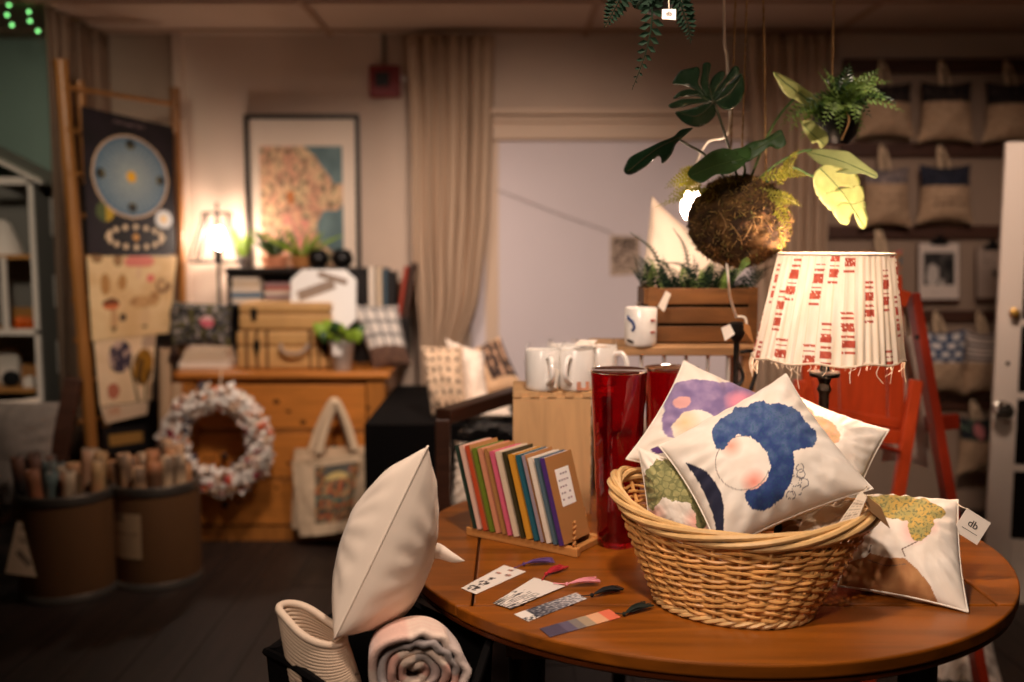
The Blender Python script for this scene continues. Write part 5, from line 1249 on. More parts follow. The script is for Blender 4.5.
lobed_leaf([K(l) for l in (
    [(248, 166), (292, 99), (386, 78), (392, 105), (376, 160), (412, 212), (452, 240), (456, 262), (432, 252), (396, 214), (350, 182), (300, 172)],
    [(403, 58), (447, 60), (434, 120), (428, 190), (446, 240), (440, 258), (425, 238), (402, 196), (387, 165), (400, 110)],
    [(428, 195), (448, 132), (488, 99), (517, 103), (502, 142), (464, 192), (452, 246), (440, 250)],
    [(446, 240), (470, 190), (510, 140), (560, 68), (587, 84), (582, 112), (522, 162), (484, 212), (464, 256), (450, 258)],
    [(456, 258), (488, 206), (540, 152), (592, 104), (605, 150), (607, 200), (587, 252), (552, 287), (515, 297), (488, 286), (478, 266)],
    [(248, 242), (290, 200), (340, 188), (398, 204), (452, 240), (454, 258), (428, 252), (380, 226), (320, 230)],
    [(228, 267), (300, 238), (412, 236), (456, 246), (456, 262), (436, 262), (360, 264), (290, 283), (243, 288)],
    [(260, 302), (330, 290), (412, 262), (458, 254), (470, 285), (464, 322), (430, 357), (385, 378), (343, 372), (298, 347)])], (706, 100), 2.06, .25, .3, -1.2, 'leaf_dark', mo, [K([(456, 255), (430, 160), (425, 70)]), K([(456, 255), (380, 320), (300, 310)]), K([(456, 255), (530, 210), (590, 130)])])
stalk([s0, at2(731, 155, 2.12), at2(722, 125, 2.07), at2(714, 102, 2.07)])
lobed_leaf([K([(12, 592), (42, 525), (85, 500), (150, 470), (200, 445), (268, 420), (286, 390), (310, 383), (364, 376), (334, 402), (288, 442), (268, 462), (258, 500), (228, 542), (199, 560), (203, 522), (190, 506), (167, 532), (122, 572), (80, 597), (40, 615)])], (655, 150), 2.02, -.9, .6, .6, 'leaf_dark', mo, [K([(288, 425), (180, 480), (40, 590)])])
stalk([s0 + V((-.02, 0, -.01)), at2(706, 156, 2.1), at2(690, 146, 2.06), at2(678, 139, 2.02)])
lobed_leaf([K([(322, 602), (345, 570), (402, 528), (440, 495), (500, 476), (562, 488), (592, 520), (602, 535), (628, 528), (602, 562), (560, 592), (520, 607), (470, 602), (440, 622), (400, 652), (373, 642), (345, 627)]), K([(500, 500), (560, 480), (640, 470), (640, 520), (612, 545), (560, 560)])], (715, 162), 2.03, .15, -1.3, .8, 'leaf_mid', mo, [K([(600, 530), (480, 560), (350, 610)])])
lobed_leaf([J([(296, 302), (325, 284), (350, 280), (384, 257), (396, 290), (375, 302), (362, 291), (345, 307), (315, 327), (300, 322)])], (762, 146), 2.12, -.6, -.5, 1, 'leaf_mid', mo, [J([(302, 312), (345, 292), (385, 268)])])
stalk([s0 + V((.01, 0, 0)), at2(745, 170, 2.1), at2(742, 160, 2.1)], 'stem')
lobed_leaf([J([(364, 141), (386, 149), (413, 164), (441, 184), (471, 204), (494, 229), (480, 227), (455, 217), (435, 222), (419, 202), (400, 197), (385, 182), (374, 160)])], (805, 92), 2.17, .5, .6, 1, 'leaf_pale', mo, [J([(368, 146), (420, 188), (488, 226)])])
stalk([s0 + V((.03, 0, 0)), at2(768, 135, 2.13), at2(782, 112, 2.16), at2(797, 96, 2.18)], 'stem')
lobed_leaf([J([(421, 244), (441, 239), (456, 250), (476, 265), (480, 285), (463, 302), (455, 281), (448, 292), (431, 266)])], (814, 134), 2.16, .3, .8, 1, 'leaf_pale', mo, [J([(425, 248), (445, 268), (470, 290)])])
lobed_leaf([J([(429, 300), (470, 299), (520, 304), (546, 325), (580, 350), (576, 361), (545, 346), (530, 351), (490, 346), (455, 326)])], (840, 160), 2.11, -.2, -1.6, 1, 'leaf_pale', mo, [J([(432, 304), (500, 322), (574, 354)])])
lobed_leaf([J(l) for l in ([(447, 366), (450, 345), (470, 329), (500, 333), (532, 344), (546, 368), (530, 378), (500, 372), (490, 385), (455, 396)], [(455, 394), (488, 382), (520, 374), (548, 370), (552, 402), (536, 410), (505, 404), (484, 426)], [(484, 424), (504, 404), (530, 408), (552, 400), (556, 418), (544, 432), (526, 424), (520, 452), (505, 452)], [(528, 424), (552, 414), (559, 440), (552, 463), (540, 457)])], (840, 195), 2.1, .25, .5, -1.5, 'leaf_pale', mo, [J([(462, 338), (505, 385), (548, 452)])])
stalk([s0 + V((.04, 0, -.01)), at2(775, 165, 2.12), at2(800, 152, 2.12), at2(812, 150, 2.12)], 'stem')
stalk([s0 + V((.05, 0, -.02)), at2(790, 168, 2.12), at2(812, 176, 2.12), at2(822, 172, 2.1)], 'stem')
# feathery yellow fern bits on the ball
rr = random.Random(6)
for (b, e, m, L) in (((760, 175), (808, 178), 'fern_yellow', .022), ((765, 195), (800, 205), 'fern_yellow', .024), ((768, 200), (790, 232), 'fern_yellow', .026), ((770, 205), (778, 255), 'fern_yellow', .026), ((776, 185), (800, 150), 'fern_yellow', .02), ((772, 210), (760, 260), 'fern_yellow', .018), ((758, 190), (790, 215), 'fern_yellow', .022), ((762, 200), (785, 245), 'fern_yellow', .024),
                      ((702, 178), (665, 186), 'fern_yellow', .022), ((703, 185), (668, 200), 'fern_yellow', .02), ((705, 180), (680, 172), 'fern_yellow', .02), ((705, 190), (660, 208), 'fern_yellow', .016), ((748, 258), (738, 276), 'fern_green', .015)):
    for j in range(2):
        B_ = at2(b[0] + rr.uniform(-3, 3), b[1] + rr.uniform(-3, 3), 2.1 - .03 * j); E_ = at2(e[0] + rr.uniform(-5, 5), e[1] + rr.uniform(-5, 5), 2.07 + rr.uniform(-.04, .05)); M_ = (B_ + E_) / 2 + V((0, -.01, .008))
        frond([B_, M_, E_], m, mo, L=L, n=12, seed=rr.randrange(99), up=(.1, -1, .2), nw=.5)
# ------------------------------------------------------------------ small-leaved hanging fern, right
fY = 2.55; fc = at(836, 122, fY)
hf = thing('hanging_fern', 'green fern in a round black pot hanging in front of the dark display wall', 'hanging plant', fc)
mb = MB(); r_ = .058; mb.lathe([(0, -.06), (.03, -.056), (.052, -.03), (r_, 0), (.055, .03), (.05, .04), (.046, .04), (.05, .0), (0, -.02)], fc, 32); mb.build('pot', 'black_iron', hf)
mb = MB(); top = at(832, 0, fY); top.z = CZ
for s in (0, PI): mb.tube([top + (fc + V((-.012, 0, .04)) - top) * (i / 100) + V((.002 * math.cos(i + s), .002 * math.sin(i + s), 0)) for i in range(101)], .0014, 5)
mb.build('jute_rope', 'jute', hf)
mb = MB(); mb.tube(spline([fc + V((-.01, -.05, .04)), fc + V((.012, -.063, 0)), fc + V((.0, -.05, -.05))], 10), .0025, 6); mb.build('pot_cord', 'jute', hf)
rr = random.Random(2)
ends = [(898, 105), (892, 82), (880, 68), (865, 72), (850, 62), (822, 66), (818, 72), (832, 112), (848, 120), (822, 128), (840, 134), (856, 124), (812, 118), (800, 110), (788, 132), (866, 130), (872, 118), (858, 140), (905, 112), (842, 74), (790, 118), (870, 90), (858, 82), (800, 140), (826, 84), (884, 96), (864, 108), (780, 126), (846, 90)]
for i, (x, y) in enumerate(ends):
    b = fc + V((rr.uniform(-.03, .03), rr.uniform(-.05, .0), .04)); e = at(x, y, fY + rr.uniform(-.16, .0)); mid = (b + e) / 2 + V((0, 0, .025 if y > 80 else .0))
    frond([b, mid, e], 'fern_green' if i % 4 else 'leaf_mid', hf, L=.036, n=12, seed=i, up=(.1, -.8, .6), nw=.5)
# ------------------------------------------------------------------ hanging fern at the very top of the frame
gY = 2.0; gc = at(664, -14, gY)
gf = thing('hanging_fern', 'dark trailing fern hanging from the ceiling at the top of the picture', 'hanging plant', gc)
mb = MB(); mb.lathe([(0, -.055), (.03, -.05), (.06, -.02), (.066, .01), (.06, .03), (.055, .03), (.055, 0), (0, 0)], gc, 28); mb.build('pot', 'black_iron', gf)
mb = MB(); 
for g in (0, 2.1, 4.2): mb.tube([gc + V((.058 * math.cos(g), .058 * math.sin(g), .03)), V((gc.x, gc.y, CZ))], .002, 5)
mb.build('hanging_cord', 'jute', gf)
for i, pts in enumerate((((650, -15), (652, 20), (645, 55), (632, 90)), ((625, -20), (620, -2), (612, 14), (604, 28)), ((678, -10), (682, 8), (688, 25), (691, 44)), ((640, -20), (655, -2), (662, 6)), ((668, -20), (678, -3), (684, 6)), ((655, -10), (640, 2), (636, 9)))):
    W_ = [at(x, y, gY - .07 + .01 * k) for k, (x, y) in enumerate(pts)]; frond(W_, 'fern_dark', gf, L=.032 if i < 3 else .026, n=12, seed=i, up=(.05, -1, .1), nw=.55, stem=.002)
q = [at(662, 19, 1.92), at(676, 20, 1.92), at(676, 9, 1.92), at(662, 9, 1.92)]
sheet('swing_tag', q, 'paper', parent=gf, th=.0008)
M = frame3(q[1] - q[0], q[3] - q[0], sum(q, V()) / 4 + V((0, -.0006, .001))); text('tag_lettering', 'db', .011, M, 'ink', gf)
mb = MB(); mb.tube([q[3].lerp(q[2], .5), q[3].lerp(q[2], .5) + V((0, .01, .04))], .0008, 4); mb.build('tag_string', 'thread', gf)
# ------------------------------------------------------------------ fern in the planter crate, cushion behind it
fb = V(((px0 + px1) / 2, 2.745 + pd_ / 2, pzt - .02))
df2 = thing('dark_fern', 'dark green spiky fern growing in the slatted crate planter', 'plant', fb)
rr = random.Random(9)
for i in range(64):
    x = rr.uniform(px0 + .02, px1 - .03); b = V((x, 2.745 + rr.uniform(.02, .12), pzt - .03)); k = (x - px0) / (px1 - px0)
    e = b + V(((k - .45) * .12 + rr.uniform(-.05, .05), rr.uniform(-.07, .03), rr.uniform(.05, .12))); frond([b, (b + e) / 2 + V((0, 0, .015)), e], 'fern_dark' if i % 4 else 'fern_green', df2, L=.018, n=12, seed=i, up=(.1, -1, .3), nw=.6)
for i, (ex, ey) in enumerate(((630, 232), (645, 258), (673, 228), (662, 262), (728, 268))):
    b = fb + V((-.08 + .03 * i, -.02, 0)); e = at(ex, ey, 2.68); frond([b, (b + e) / 2 + V((.01, 0, .03)), e], 'fern_dark', df2, L=.014, n=18, seed=i, up=(.1, -1, .3), nw=.7, stem=.003)
cushion('plain cream cushion standing behind the slatted planter crate', [at(625, 352, 2.9), at(742, 352, 2.9), at(735, 262, 2.97), at(652, 196, 3.0)], .1, 'cream_cloth', n=30, seed=14)
mb = MB(); 
sheet('swing_tag', [at(658, 306, 2.69), at(664, 312, 2.69), at(671, 294, 2.69), at(666, 291, 2.69)], 'paper', parent=pl, th=.001)
# ------------------------------------------------------------------ bare hanging bulb behind the moss ball
hb = at(692, 206, 2.62); hl = thing('hanging_bulb', 'bare glowing bulb hanging behind the left of the moss ball', 'lamp', hb)
mb = MB(); mb.lathe([(0, -.038), (.018, -.034), (.03, -.012), (.03, .004), (.02, .026), (.013, .045)], hb, 20); mb.build('bulb', 'bulb_hang', hl)
mb = MB(); mb.lathe([(.015, .04), (.017, .05), (.015, .085), (.004, .09)], hb, 16); mb.build('socket', 'white_cord', hl)
tp = at(722, -2, 2.5); tp.z = CZ
mb = MB(); mb.tube(spline([hb + V((0, 0, .09)), hb + V((.03, -.03, .16)), at(729, 130, 2.5), at(727, 60, 2.5), at(724, 20, 2.5), tp], 40), .0032, 7); mb.build('cord', 'white_cord', hl)
# white cord dropping below the ball to the iron stand
st_t = at(737, 322, 2.5)
mb = MB(); mb.tube(spline([mc_ + V((-.02, .09, -.02)), at(728, 275, 2.4), at(730, 296, 2.46), st_t + V((-.002, 0, .012))], 24), .0034, 7)
mb.tube(spline([st_t + V((0, 0, .014)), at(745, 318, 2.49), at(747, 328, 2.48)], 10), [.0034] * 11, 7); cord_mb = mb
sx_ = thing('iron_stand', 'black wrought iron candle stand in front of the slatted crate', 'stand', V((st_t.x, 2.5, TZ)))
mb = MB(); mb.lathe([(0, 0), (.06, 0), (.06, .008), (.015, .02), (.007, .04), (.007, st_t.z - TZ - .05), (.012, st_t.z - TZ - .045), (.02, st_t.z - TZ - .03), (.022, st_t.z - TZ - .004), (.012, st_t.z - TZ), (0, st_t.z - TZ)], V((st_t.x, 2.5, TZ)), 20); mb.build('pole', 'black_iron', sx_); cord_mb.build('cord', 'white_cord', sx_)
for s in (1, -1):
    if s > 0: pts = [at(740, 352, 2.5), at(752, 352, 2.5), at(757, 366, 2.5), at(752, 386, 2.5), at(744, 402, 2.5), at(738, 395, 2.5)]
    else: pts = [at(735, 390, 2.5), at(743, 378, 2.5), at(740, 366, 2.5), at(736, 360, 2.5)]
    mb = MB(); mb.tube(spline(pts, 30), .005, 7); mb.build('scroll', 'black_iron', sx_)
sheet('swing_tag', [at(725, 341, 2.44), at(735, 334, 2.44), at(730, 324, 2.45), at(721, 328, 2.45)], 'paper', parent=sx_, th=.001)
sheet('swing_tag', [at(744, 330, 2.44), at(754, 344, 2.44), at(750, 326, 2.45), at(744, 322, 2.45)], 'kraft', parent=sx_, th=.001)
# ------------------------------------------------------------------ table lamp with the fringed red and white shade
LY = 2.34; lb_ = V((X(827, LY), LY, TZ)); szt, szb = at(830, 254, LY).z, at(830, 357, LY).z
tl = thing('table_lamp', 'table lamp with a pleated white shade of red blocks and fringe', 'lamp', lb_)
prof = [(0, 0), (.075, 0), (.078, .008), (.07, .016), (.03, .028), (.016, .045), (.013, .07), (.018, .085), (.012, .1), (.011, .2), (.015, .215), (.011, .23), (.012, .3)]
dz = at(827, 373, LY).z - TZ
prof = [p for p in prof if p[1] < dz - .06] + [(.012, dz - .05), (.017, dz - .04), (.012, dz - .025), (.017, dz - .012), (.034, dz - .008), (.036, dz), (.034, dz + .004), (.012, dz + .006), (.009, dz + .03), (.008, szb - TZ + .02), (.0, szb - TZ + .02)]
mb = MB(); mb.lathe(prof, lb_, 28); mb.build('stem', 'black_iron', tl)
Rt, Rb = (890 - 779) / 2 / FPX * LY, (902 - 757) / 2 / FPX * LY
cxs = V((X(834, LY), LY, 0)); cxb = V((X(829.5, LY), LY, 0))
def shp(u, v, extra=0):
    g = 2 * PI * u; ple = 1 + .012 * math.sin(g * 46 + 2 * math.sin(g * 5)) * (.5 + .5 * v) + .008 * math.sin(g * 17 + 3 * v); R_ = (Rt + (Rb - Rt) * v) * ple + extra; c_ = cxs.lerp(cxb, v)
    return V((c_.x + R_ * math.cos(g), c_.y + R_ * math.sin(g), szt + (szb - szt) * v + .003 * math.sin(g * 9 + 1) * (v > .98)))
rs_ = random.Random(5); STR = []
for k in range(20):
    c_ = (k + rs_.uniform(-.25, .25)) / 20; off = rs_.uniform(0, 1); STR.append((c_, rs_.uniform(.0105, .0165), off))
def p_shade(u, v):
    c = mixc((.93, .87, .78), (.96, .91, .84), .5 + fbm(u * 60, v * 3))
    if math.sin(u * 2 * PI * 46 + 2 * math.sin(u * 2 * PI * 5)) > .93: c = mixc(c, (.88, .77, .62), .5)
    for c_, w, off in STR:
        d = abs(u - c_ - .004 * math.sin(v * 5 + off * 9)); d = min(d, 1 - d)
        if d < w:
            ph = (v * 1.35 + off) % 1
            if ph < .55:
                b = ph / .55; on = b < .05 or .12 < b < .17 or .24 < b < .44 or .52 < b < .56 or .62 < b < .80 or .88 < b < .93
                if on and fbm(u * 260, v * 40) > -.5: return mixc((.64, .24, .18), (.74, .38, .3), .5 + fbm(u * 90, v * 20))
    return c
mb = MB(); mb.grid(shp, 460, 90, True, col=p_shade); mb.build('lamp_shade', 'shade_cloth', tl, smooth='full')
mb = MB()
mb.tube([shp(i / 90, 0) for i in range(90)], .0028, 6, closed=True); mb.build('shade_rim', 'thread', tl); mb = MB(); mb.tube([shp(i / 90, 1) for i in range(90)], .0028, 6, closed=True)
mb.build('shade_rim', 'thread', tl)
mb = MB(); rr = random.Random(12)
for k in range(70):
    u = rr.random(); p = shp(u, 1.0); l = rr.choice([.008, .012, .018, .03, .06]) * rr.uniform(.6, 1)
    mb.tube(spline([p, p + V((rr.uniform(-.006, .006), rr.uniform(-.004, .004), -l * .5)), p + V((rr.uniform(-.01, .01), rr.uniform(-.004, .004), -l))], 6), .0009, 4)
mb.build('fringe', 'thread', tl)
mb = MB(); hub = V((lb_.x, LY, szb + .05))
for g in (0, 2.09, 4.19): mb.tube([hub, shp(g / 2 / PI, .0) + V((0, 0, -.004))], .002, 5)
mb.lathe([(.014, -.03), (.016, 0), (.012, .03)], hub, 14); mb.build('shade_holder', 'brass', tl)
lbulb = V((lb_.x, LY, szb + .165)); mb = MB(); mb.lathe([(.012, -.035), (.026, -.01), (.03, .01), (.02, .034), (0, .042)], lbulb, 18); mb.build('bulb', 'bulb_soft', tl)
# ------------------------------------------------------------------ red folding chair
rc = thing('red_chair', 'red-orange wooden folding chair behind the table lamp', 'chair', V((1.1, 3.1, 0)))
def ext(a, b):                              # run a leg from a through b down to the floor
    d = (b - a); return a + d * (a.z / -d.z)
ys1, ys0 = 3.2, 3.08
for dx, nm in ((0, 'back_stile'), (-.36, 'back_stile')):
    a = at(912, 300, ys1) + V((dx, 0, 0)); b = at(948, 500, ys0) + V((dx, 0, 0)); e = ext(a, b)
    mb = MB(); mb.bar(a + V((0, 0, .02)), e + V((0, 0, .003)), .062, .03, up=(1, 0, 0)); mb.build(nm, 'red_edge' if dx == 0 else 'red_paint', rc, smooth=False, bevel=.005)
for dx in (0, -.36):
    a = at(916, 380, 3.06) + V((dx, 0, 0)); b = at(897, 500, 3.0) + V((dx, 0, 0)); e = ext(a, b); mb = MB(); mb.bar(a, e + V((0, 0, .003)), .04, .026, up=(0, 1, 0)); mb.build('front_leg', 'red_paint', rc, smooth=False, bevel=.005)
yb = 3.13
def bq(px, py): return at(px, py, yb)
mb = MB(); bl, br = 803, 907
for k in range(3):
    xa, xb = (803, 841, 889)[k], (840, 888, 906)[k]
    mb.hexa([at(xa, 430, yb - .02), at(xb, 436, yb - .02), at(xb - 4, 276, yb + .03), at(xa - 4, 270, yb + .03)], (0, .012, 0))
mb.build('back_panel', 'red_paint', rc, smooth=False, bevel=.003)
mb = MB(); mb.bar(at(803, 408, yb - .03), at(898, 424, yb - .03), .014, .03); mb.build('cross_rail', 'red_paint', rc, smooth=False, bevel=.003); mb = MB(); mb.bar(at(800, 424, yb - .03), at(906, 438, yb - .03), .03, .045); mb.build('cross_rail', 'red_paint', rc, smooth=False, bevel=.003); mb = MB(); mb.bar(at(800, 264, yb + .02), at(908, 300, yb + .02), .02, .05); mb.build('cross_rail', 'red_paint', rc, smooth=False, bevel=.004)
mb = MB(); mb.box((.98, 2.98, .46), (.34, .3, .022)); mb.build('seat', 'red_paint', rc, smooth=False, bevel=.004)
mb = MB(); mb.bar(at(925, 424, 3.25), at(958, 421, 3.25), .05, .026, up=(0, 1, 0)); mb.build('folding_bracket', 'red_edge', rc, smooth=False, bevel=.003)
mb = MB(); mb.tube([at(880, 446, 3.0), at(900, 452, 3.0)], .008, 10); mb.build('pivot_rod', 'red_edge', rc)
R_ = Matrix.Rotation(PI / 2, 3, 'X'); mb = MB(); mb.lathe([(.008, 0), (.008, .004), (0, .006)], at(917, 337, 3.15), 12, R_); mb.build('bolt', 'ink', rc)
hgc, hgp, _n = cushion('cream cushion hanging behind the red chair', [at(882, 462, 3.32), at(931, 470, 3.3), at(925, 335, 3.36), at(880, 318, 3.4)], .08, 'cream_cloth', n=24, seed=15)
mb = MB(); hq = at(899, 292, 3.17); mb.tube(spline([hgp(.35, .97, 0), hq + V((-.02, .03, .0)), hq + V((0, 0, .02)), hq + V((.02, .03, 0)), hgp(.65, .97, 0)], 16), .008, 6, flat=.3); mb.build('hanging_loop', 'tote_plain', hgc)
# ------------------------------------------------------------------ display wall of hanging burlap cushions
WY = BY - .06
def wX(px): return at(px, 200, WY).x
rails = []
for k, (py, x0, x1) in enumerate(((66, 838, 1060), (150, 838, 1040), (232, 830, 1040), (316, 880, 1040), (404, 880, 1040))):
    t = thing('wall_rail', ['topmost dark wooden rail on the cushion display wall', 'second dark rail from the top of the display wall', 'dark rail above the clipboard prints', 'dark rail below the clipboard prints', 'lowest dark rail on the display wall above the last cushion'][k], 'rail', V((wX((x0 + x1) / 2), WY, at(900, py, WY).z)))
    z = at(900, py, WY).z; mb = MB(); mb.box((wX((x0 + x1) / 2), WY + .0, z), (wX(x1) - wX(x0), .03, (.07, .075, .07, .06, .06)[k])); mb.build('rail_board', 'rail_wood', t, smooth=False, bevel=.004); rails.append((t, z))
def burlap(u, v): return mixc((.68, .56, .44), (.76, .64, .52), .5 + fbm(u * 16, v * 16))
def p_top(kind, lim):
    def f(u, v):
        if v < lim:
            if kind in ('floral', 'navy') and lim - .42 < v < lim - .12 and .2 < u < .8 and abs((v * 9) % 1 - .5) < .16 and fbm(u * 20, int(v * 9)) > -.1: return (.42, .32, .25)
            return burlap(u, v)
        if kind == 'dark': return mixc((.1, .08, .08), (.22, .17, .15), .5 + fbm(u * 9, v * 9) * 1.4)
        if kind == 'stripe': return (.85, .78, .72) if (v * 13) % 1 > .42 else (.3, .29, .32)
        if kind == 'floral': return (.36, .34, .36) if fbm(u * 12, v * 12) > .05 else (.58, .52, .5)
        if kind == 'navy': return mixc((.12, .13, .18), (.18, .19, .25), .5 + fbm(u * 14, v * 6))
        if kind == 'cloud':
            a, b = (u * 3.3 + (.5 if int(v * 7) % 2 else 0)) % 1 - .5, (v * 7) % 1 - .5
            return (.9, .87, .84) if (a / .36) ** 2 + (b / .34) ** 2 < 1 else (.16, .28, .42)
        if kind == 'bright': return ((.8, .2, .4), (.2, .5, .6), (.85, .6, .3), (.85, .3, .5), (.3, .5, .3))[int((fbm(u * 5, v * 5, 3) + 1) * 2.4) % 5]
        if kind == 'roses': return (.8, .5, .5) if math.hypot(u - .4, v - .8) < .14 else ((.1, .11, .15) if fbm(u * 9, v * 9) < .12 else (.3, .36, .3))
        return burlap(u, v)
    return f
def wall_cushion(label, px, py, w, h, kind, lim, rail, seed, tilt=0, Yo=0):
    Y = WY - .115 + Yo; q = [at(px - w / 2, py + h / 2 + tilt, Y), at(px + w / 2, py + h / 2 - tilt, Y), at(px + w / 2 - 3, py - h / 2, Y + .02), at(px - w / 2 + 3, py - h / 2, Y + .02)]
    o, pos, nn = cushion(label, q, .17, 'paint_cloth', p_top(kind, lim), n=44, pull=.13, p=.6, seed=seed, cat='cushion', group='burlap cushions on the display wall', wr=.005)
    z = rails[rail][1]; a = pos(.42, .99, 0); b = pos(.58, .99, 0); top = V(((a.x + b.x) / 2, WY - .03, max(z + .02, a.z + .07)))
    mb = MB(); mb.tube(spline([a, a.lerp(top, .6) + V((-.008, 0, 0)), top, b.lerp(top, .6) + V((.008, 0, 0)), b], 20), .011, 6, flat=.3); mb.build('hanging_loop', 'tote_plain', o)
    mb = MB(); mb.tube([V((top.x, WY - .012, top.z - .008)), V((top.x, WY - .05, top.z - .012)), V((top.x, WY - .052, top.z + .004))], .004, 6); mb.build('hook', 'black_iron', rails[rail][0])
    return o
wall_cushion('dim burlap cushion in the top row, half behind the hanging fern', 886, 110, 58, 56, 'dark', .6, 0, 21)
wall_cushion('burlap cushion with a dark top in the middle of the top row', 946, 112, 58, 62, 'dark', .64, 0, 22)
wall_cushion('burlap cushion with a dark top at the right end of the top row', 1012, 112, 60, 62, 'dark', .6, 0, 23)
wall_cushion('burlap cushion with a grey floral top, second row', 886, 197, 52, 62, 'floral', .72, 1, 24)
wall_cushion('burlap cushion with a dark navy top in the second row', 945, 194, 58, 60, 'navy', .62, 1, 25)
wall_cushion('burlap cushion with a bright multicoloured top behind the lampshade', 882, 280, 46, 60, 'bright', .68, 2, 26)
wall_cushion('burlap cushion with a blue cloud print top', 941, 362, 56, 66, 'cloud', .52, 3, 27)
wall_cushion('burlap cushion with a grey and white striped top beside the white door', 984, 362, 44, 66, 'stripe', .52, 3, 28)
wall_cushion('plain burlap cushion partly hidden by the red chair', 909, 372, 40, 76, 'plain', 1.1, 3, 29, Yo=-.06)
wall_cushion('burlap cushion with a dark rose print top in the lowest row', 978, 446, 44, 60, 'roses', .62, 4, 30)
def clip(label, px, py, w, h, pf):
    Y = WY - .035; t = thing('clipboard_print', label, 'clipboard', at(px, py + h / 2, Y), 0, 'clipboard prints on the display wall')
    q = [at(px - w / 2, py + h / 2, Y), at(px + w / 2, py + h / 2, Y), at(px + w / 2, py - h / 2, Y), at(px - w / 2, py - h / 2, Y)]
    mb = MB(); mb.hexa([p + V((s * .006, .004, zz_)) for p, s, zz_ in zip(q, (-1, 1, 1, -1), (-.02, -.02, .004, .004))], (0, .006, 0)); mb.build('board', 'rail_wood', t, smooth=False)
    sheet('sheet', q, 'print', pf, 40, 50, parent=t)
    mb = MB(); c_ = (q[2] + q[3]) / 2; mb.box(c_ + V((0, -.006, .004)), (.09, .012, .03)); mb.box(c_ + V((0, -.008, .026)), (.04, .01, .03)); mb.build('clip', 'black_iron', t, smooth=False, bevel=.004)
def p_photo(u, v):
    if .12 < u < .88 and .24 < v < .84: 
        k = fbm(u * 4, v * 4, 6); c = mixc((.06, .06, .06), (.4, .37, .35), .4 + k)
        if math.hypot((u - .35), (v - .42) * .8) < .16 + .06 * k or (v < .36 and .2 < u < .62 and k > -.1): c = (.78, .74, .7)
        if .72 < v < .78 and .5 < u < .8: c = (.3, .28, .27)
        return c
    return (.86, .8, .75) if not (.08 < v < .12 and .2 < u < .6 and fbm(u * 30, 1) > 0) else (.6, .55, .5)
def p_memo(u, v):
    c = (.68, .6, .54)
    if math.hypot(u - .62, (v - .5) * 1.3) < .13 and fbm(u * 9, v * 9) > -.2: return (.32, .27, .25)
    if v > .62 and .15 < u < .85 and abs((v * 14) % 1 - .5) < .2 and fbm(u * 22, int(v * 14)) > 0: return (.45, .39, .35)
    return c
clip('clipboard holding a black and white photograph calendar sheet', 939, 271, 40, 56, p_photo)
clip('clipboard holding a grey calendar sheet beside the white door', 992, 273, 30, 50, p_memo)
# ------------------------------------------------------------------ white glazed door panel on the far right
dY = 3.9; th_d = .04
dq0 = at(1007, 142, dY); DX0 = (at(1007, 142, dY).x + at(986, 530, dY).x) / 2; dzt = dq0.z; dW = .76
dr = thing('door_1', None, None, (DX0, dY, 0)); dr['kind'] = 'structure'
sw = .088
ru = V((.96, -.28, 0)).normalized()         # the leaf stands slightly open towards us
def dp(s, z, d=0): return V((DX0, dY, z)) + ru * s + V((ru.y, -ru.x, 0)) * d
def dbox(mb, s0, s1, z0, z1, t=th_d): mb.hexa([dp(s0, z0), dp(s1, z0), dp(s1, z1), dp(s0, z1)], V((-ru.y, ru.x, 0)) * t)
mb = MB(); dbox(mb, 0, sw, .0, dzt); dbox(mb, dW - sw, dW, 0, dzt); dbox(mb, sw, dW - sw, dzt - .12, dzt); dbox(mb, sw, dW - sw, 0, .26); mb.build('door_frame', 'door_white', dr, smooth=False, bevel=.004)
zs_ = [.26 + (dzt - .38) * k / 5 for k in range(6)]
mb = MB()
for z in zs_[1:5]: dbox(mb, sw, dW - sw, z - .013, z + .013)
dbox(mb, dW / 2 - .013, dW / 2 + .013, .26, dzt - .12); mb.build('muntin', 'door_white', dr, smooth=False, bevel=.003)
mb = MB(); mb.hexa([dp(sw, .26, -.016), dp(dW - sw, .26, -.016), dp(dW - sw, dzt - .12, -.016), dp(sw, dzt - .12, -.016)], V((-ru.y, ru.x, 0)) * .006); mb.build('pane', 'dark_glass', dr, smooth=False)
kn = at(996, 409, dY - .02); dn = V((ru.y, -ru.x, 0)); Rk = dn.to_track_quat('Z', 'Y').to_matrix()
ks = dp(.03, kn.z); mb = MB(); mb.lathe([(.03, 0), (.032, .004), (.014, .01), (.012, .04), (.03, .048), (.036, .066), (.028, .082), (0, .086)], ks, 24, Rk); mb.build('door_knob', 'silver', dr)
ks = dp(.06, at(1003, 313, dY).z); mb = MB(); mb.lathe([(.018, 0), (.02, .006), (.008, .012), (.008, .026), (.018, .032), (.016, .044), (0, .048)], ks, 20, Rk); mb.build('coat_hook', 'brass', dr)
ks = dp(.045, at(992, 363, dY).z); mb = MB(); mb.lathe([(.008, 0), (.008, .003), (0, .004)], ks, 12, Rk); mb.build('latch_plate', 'silver', dr)
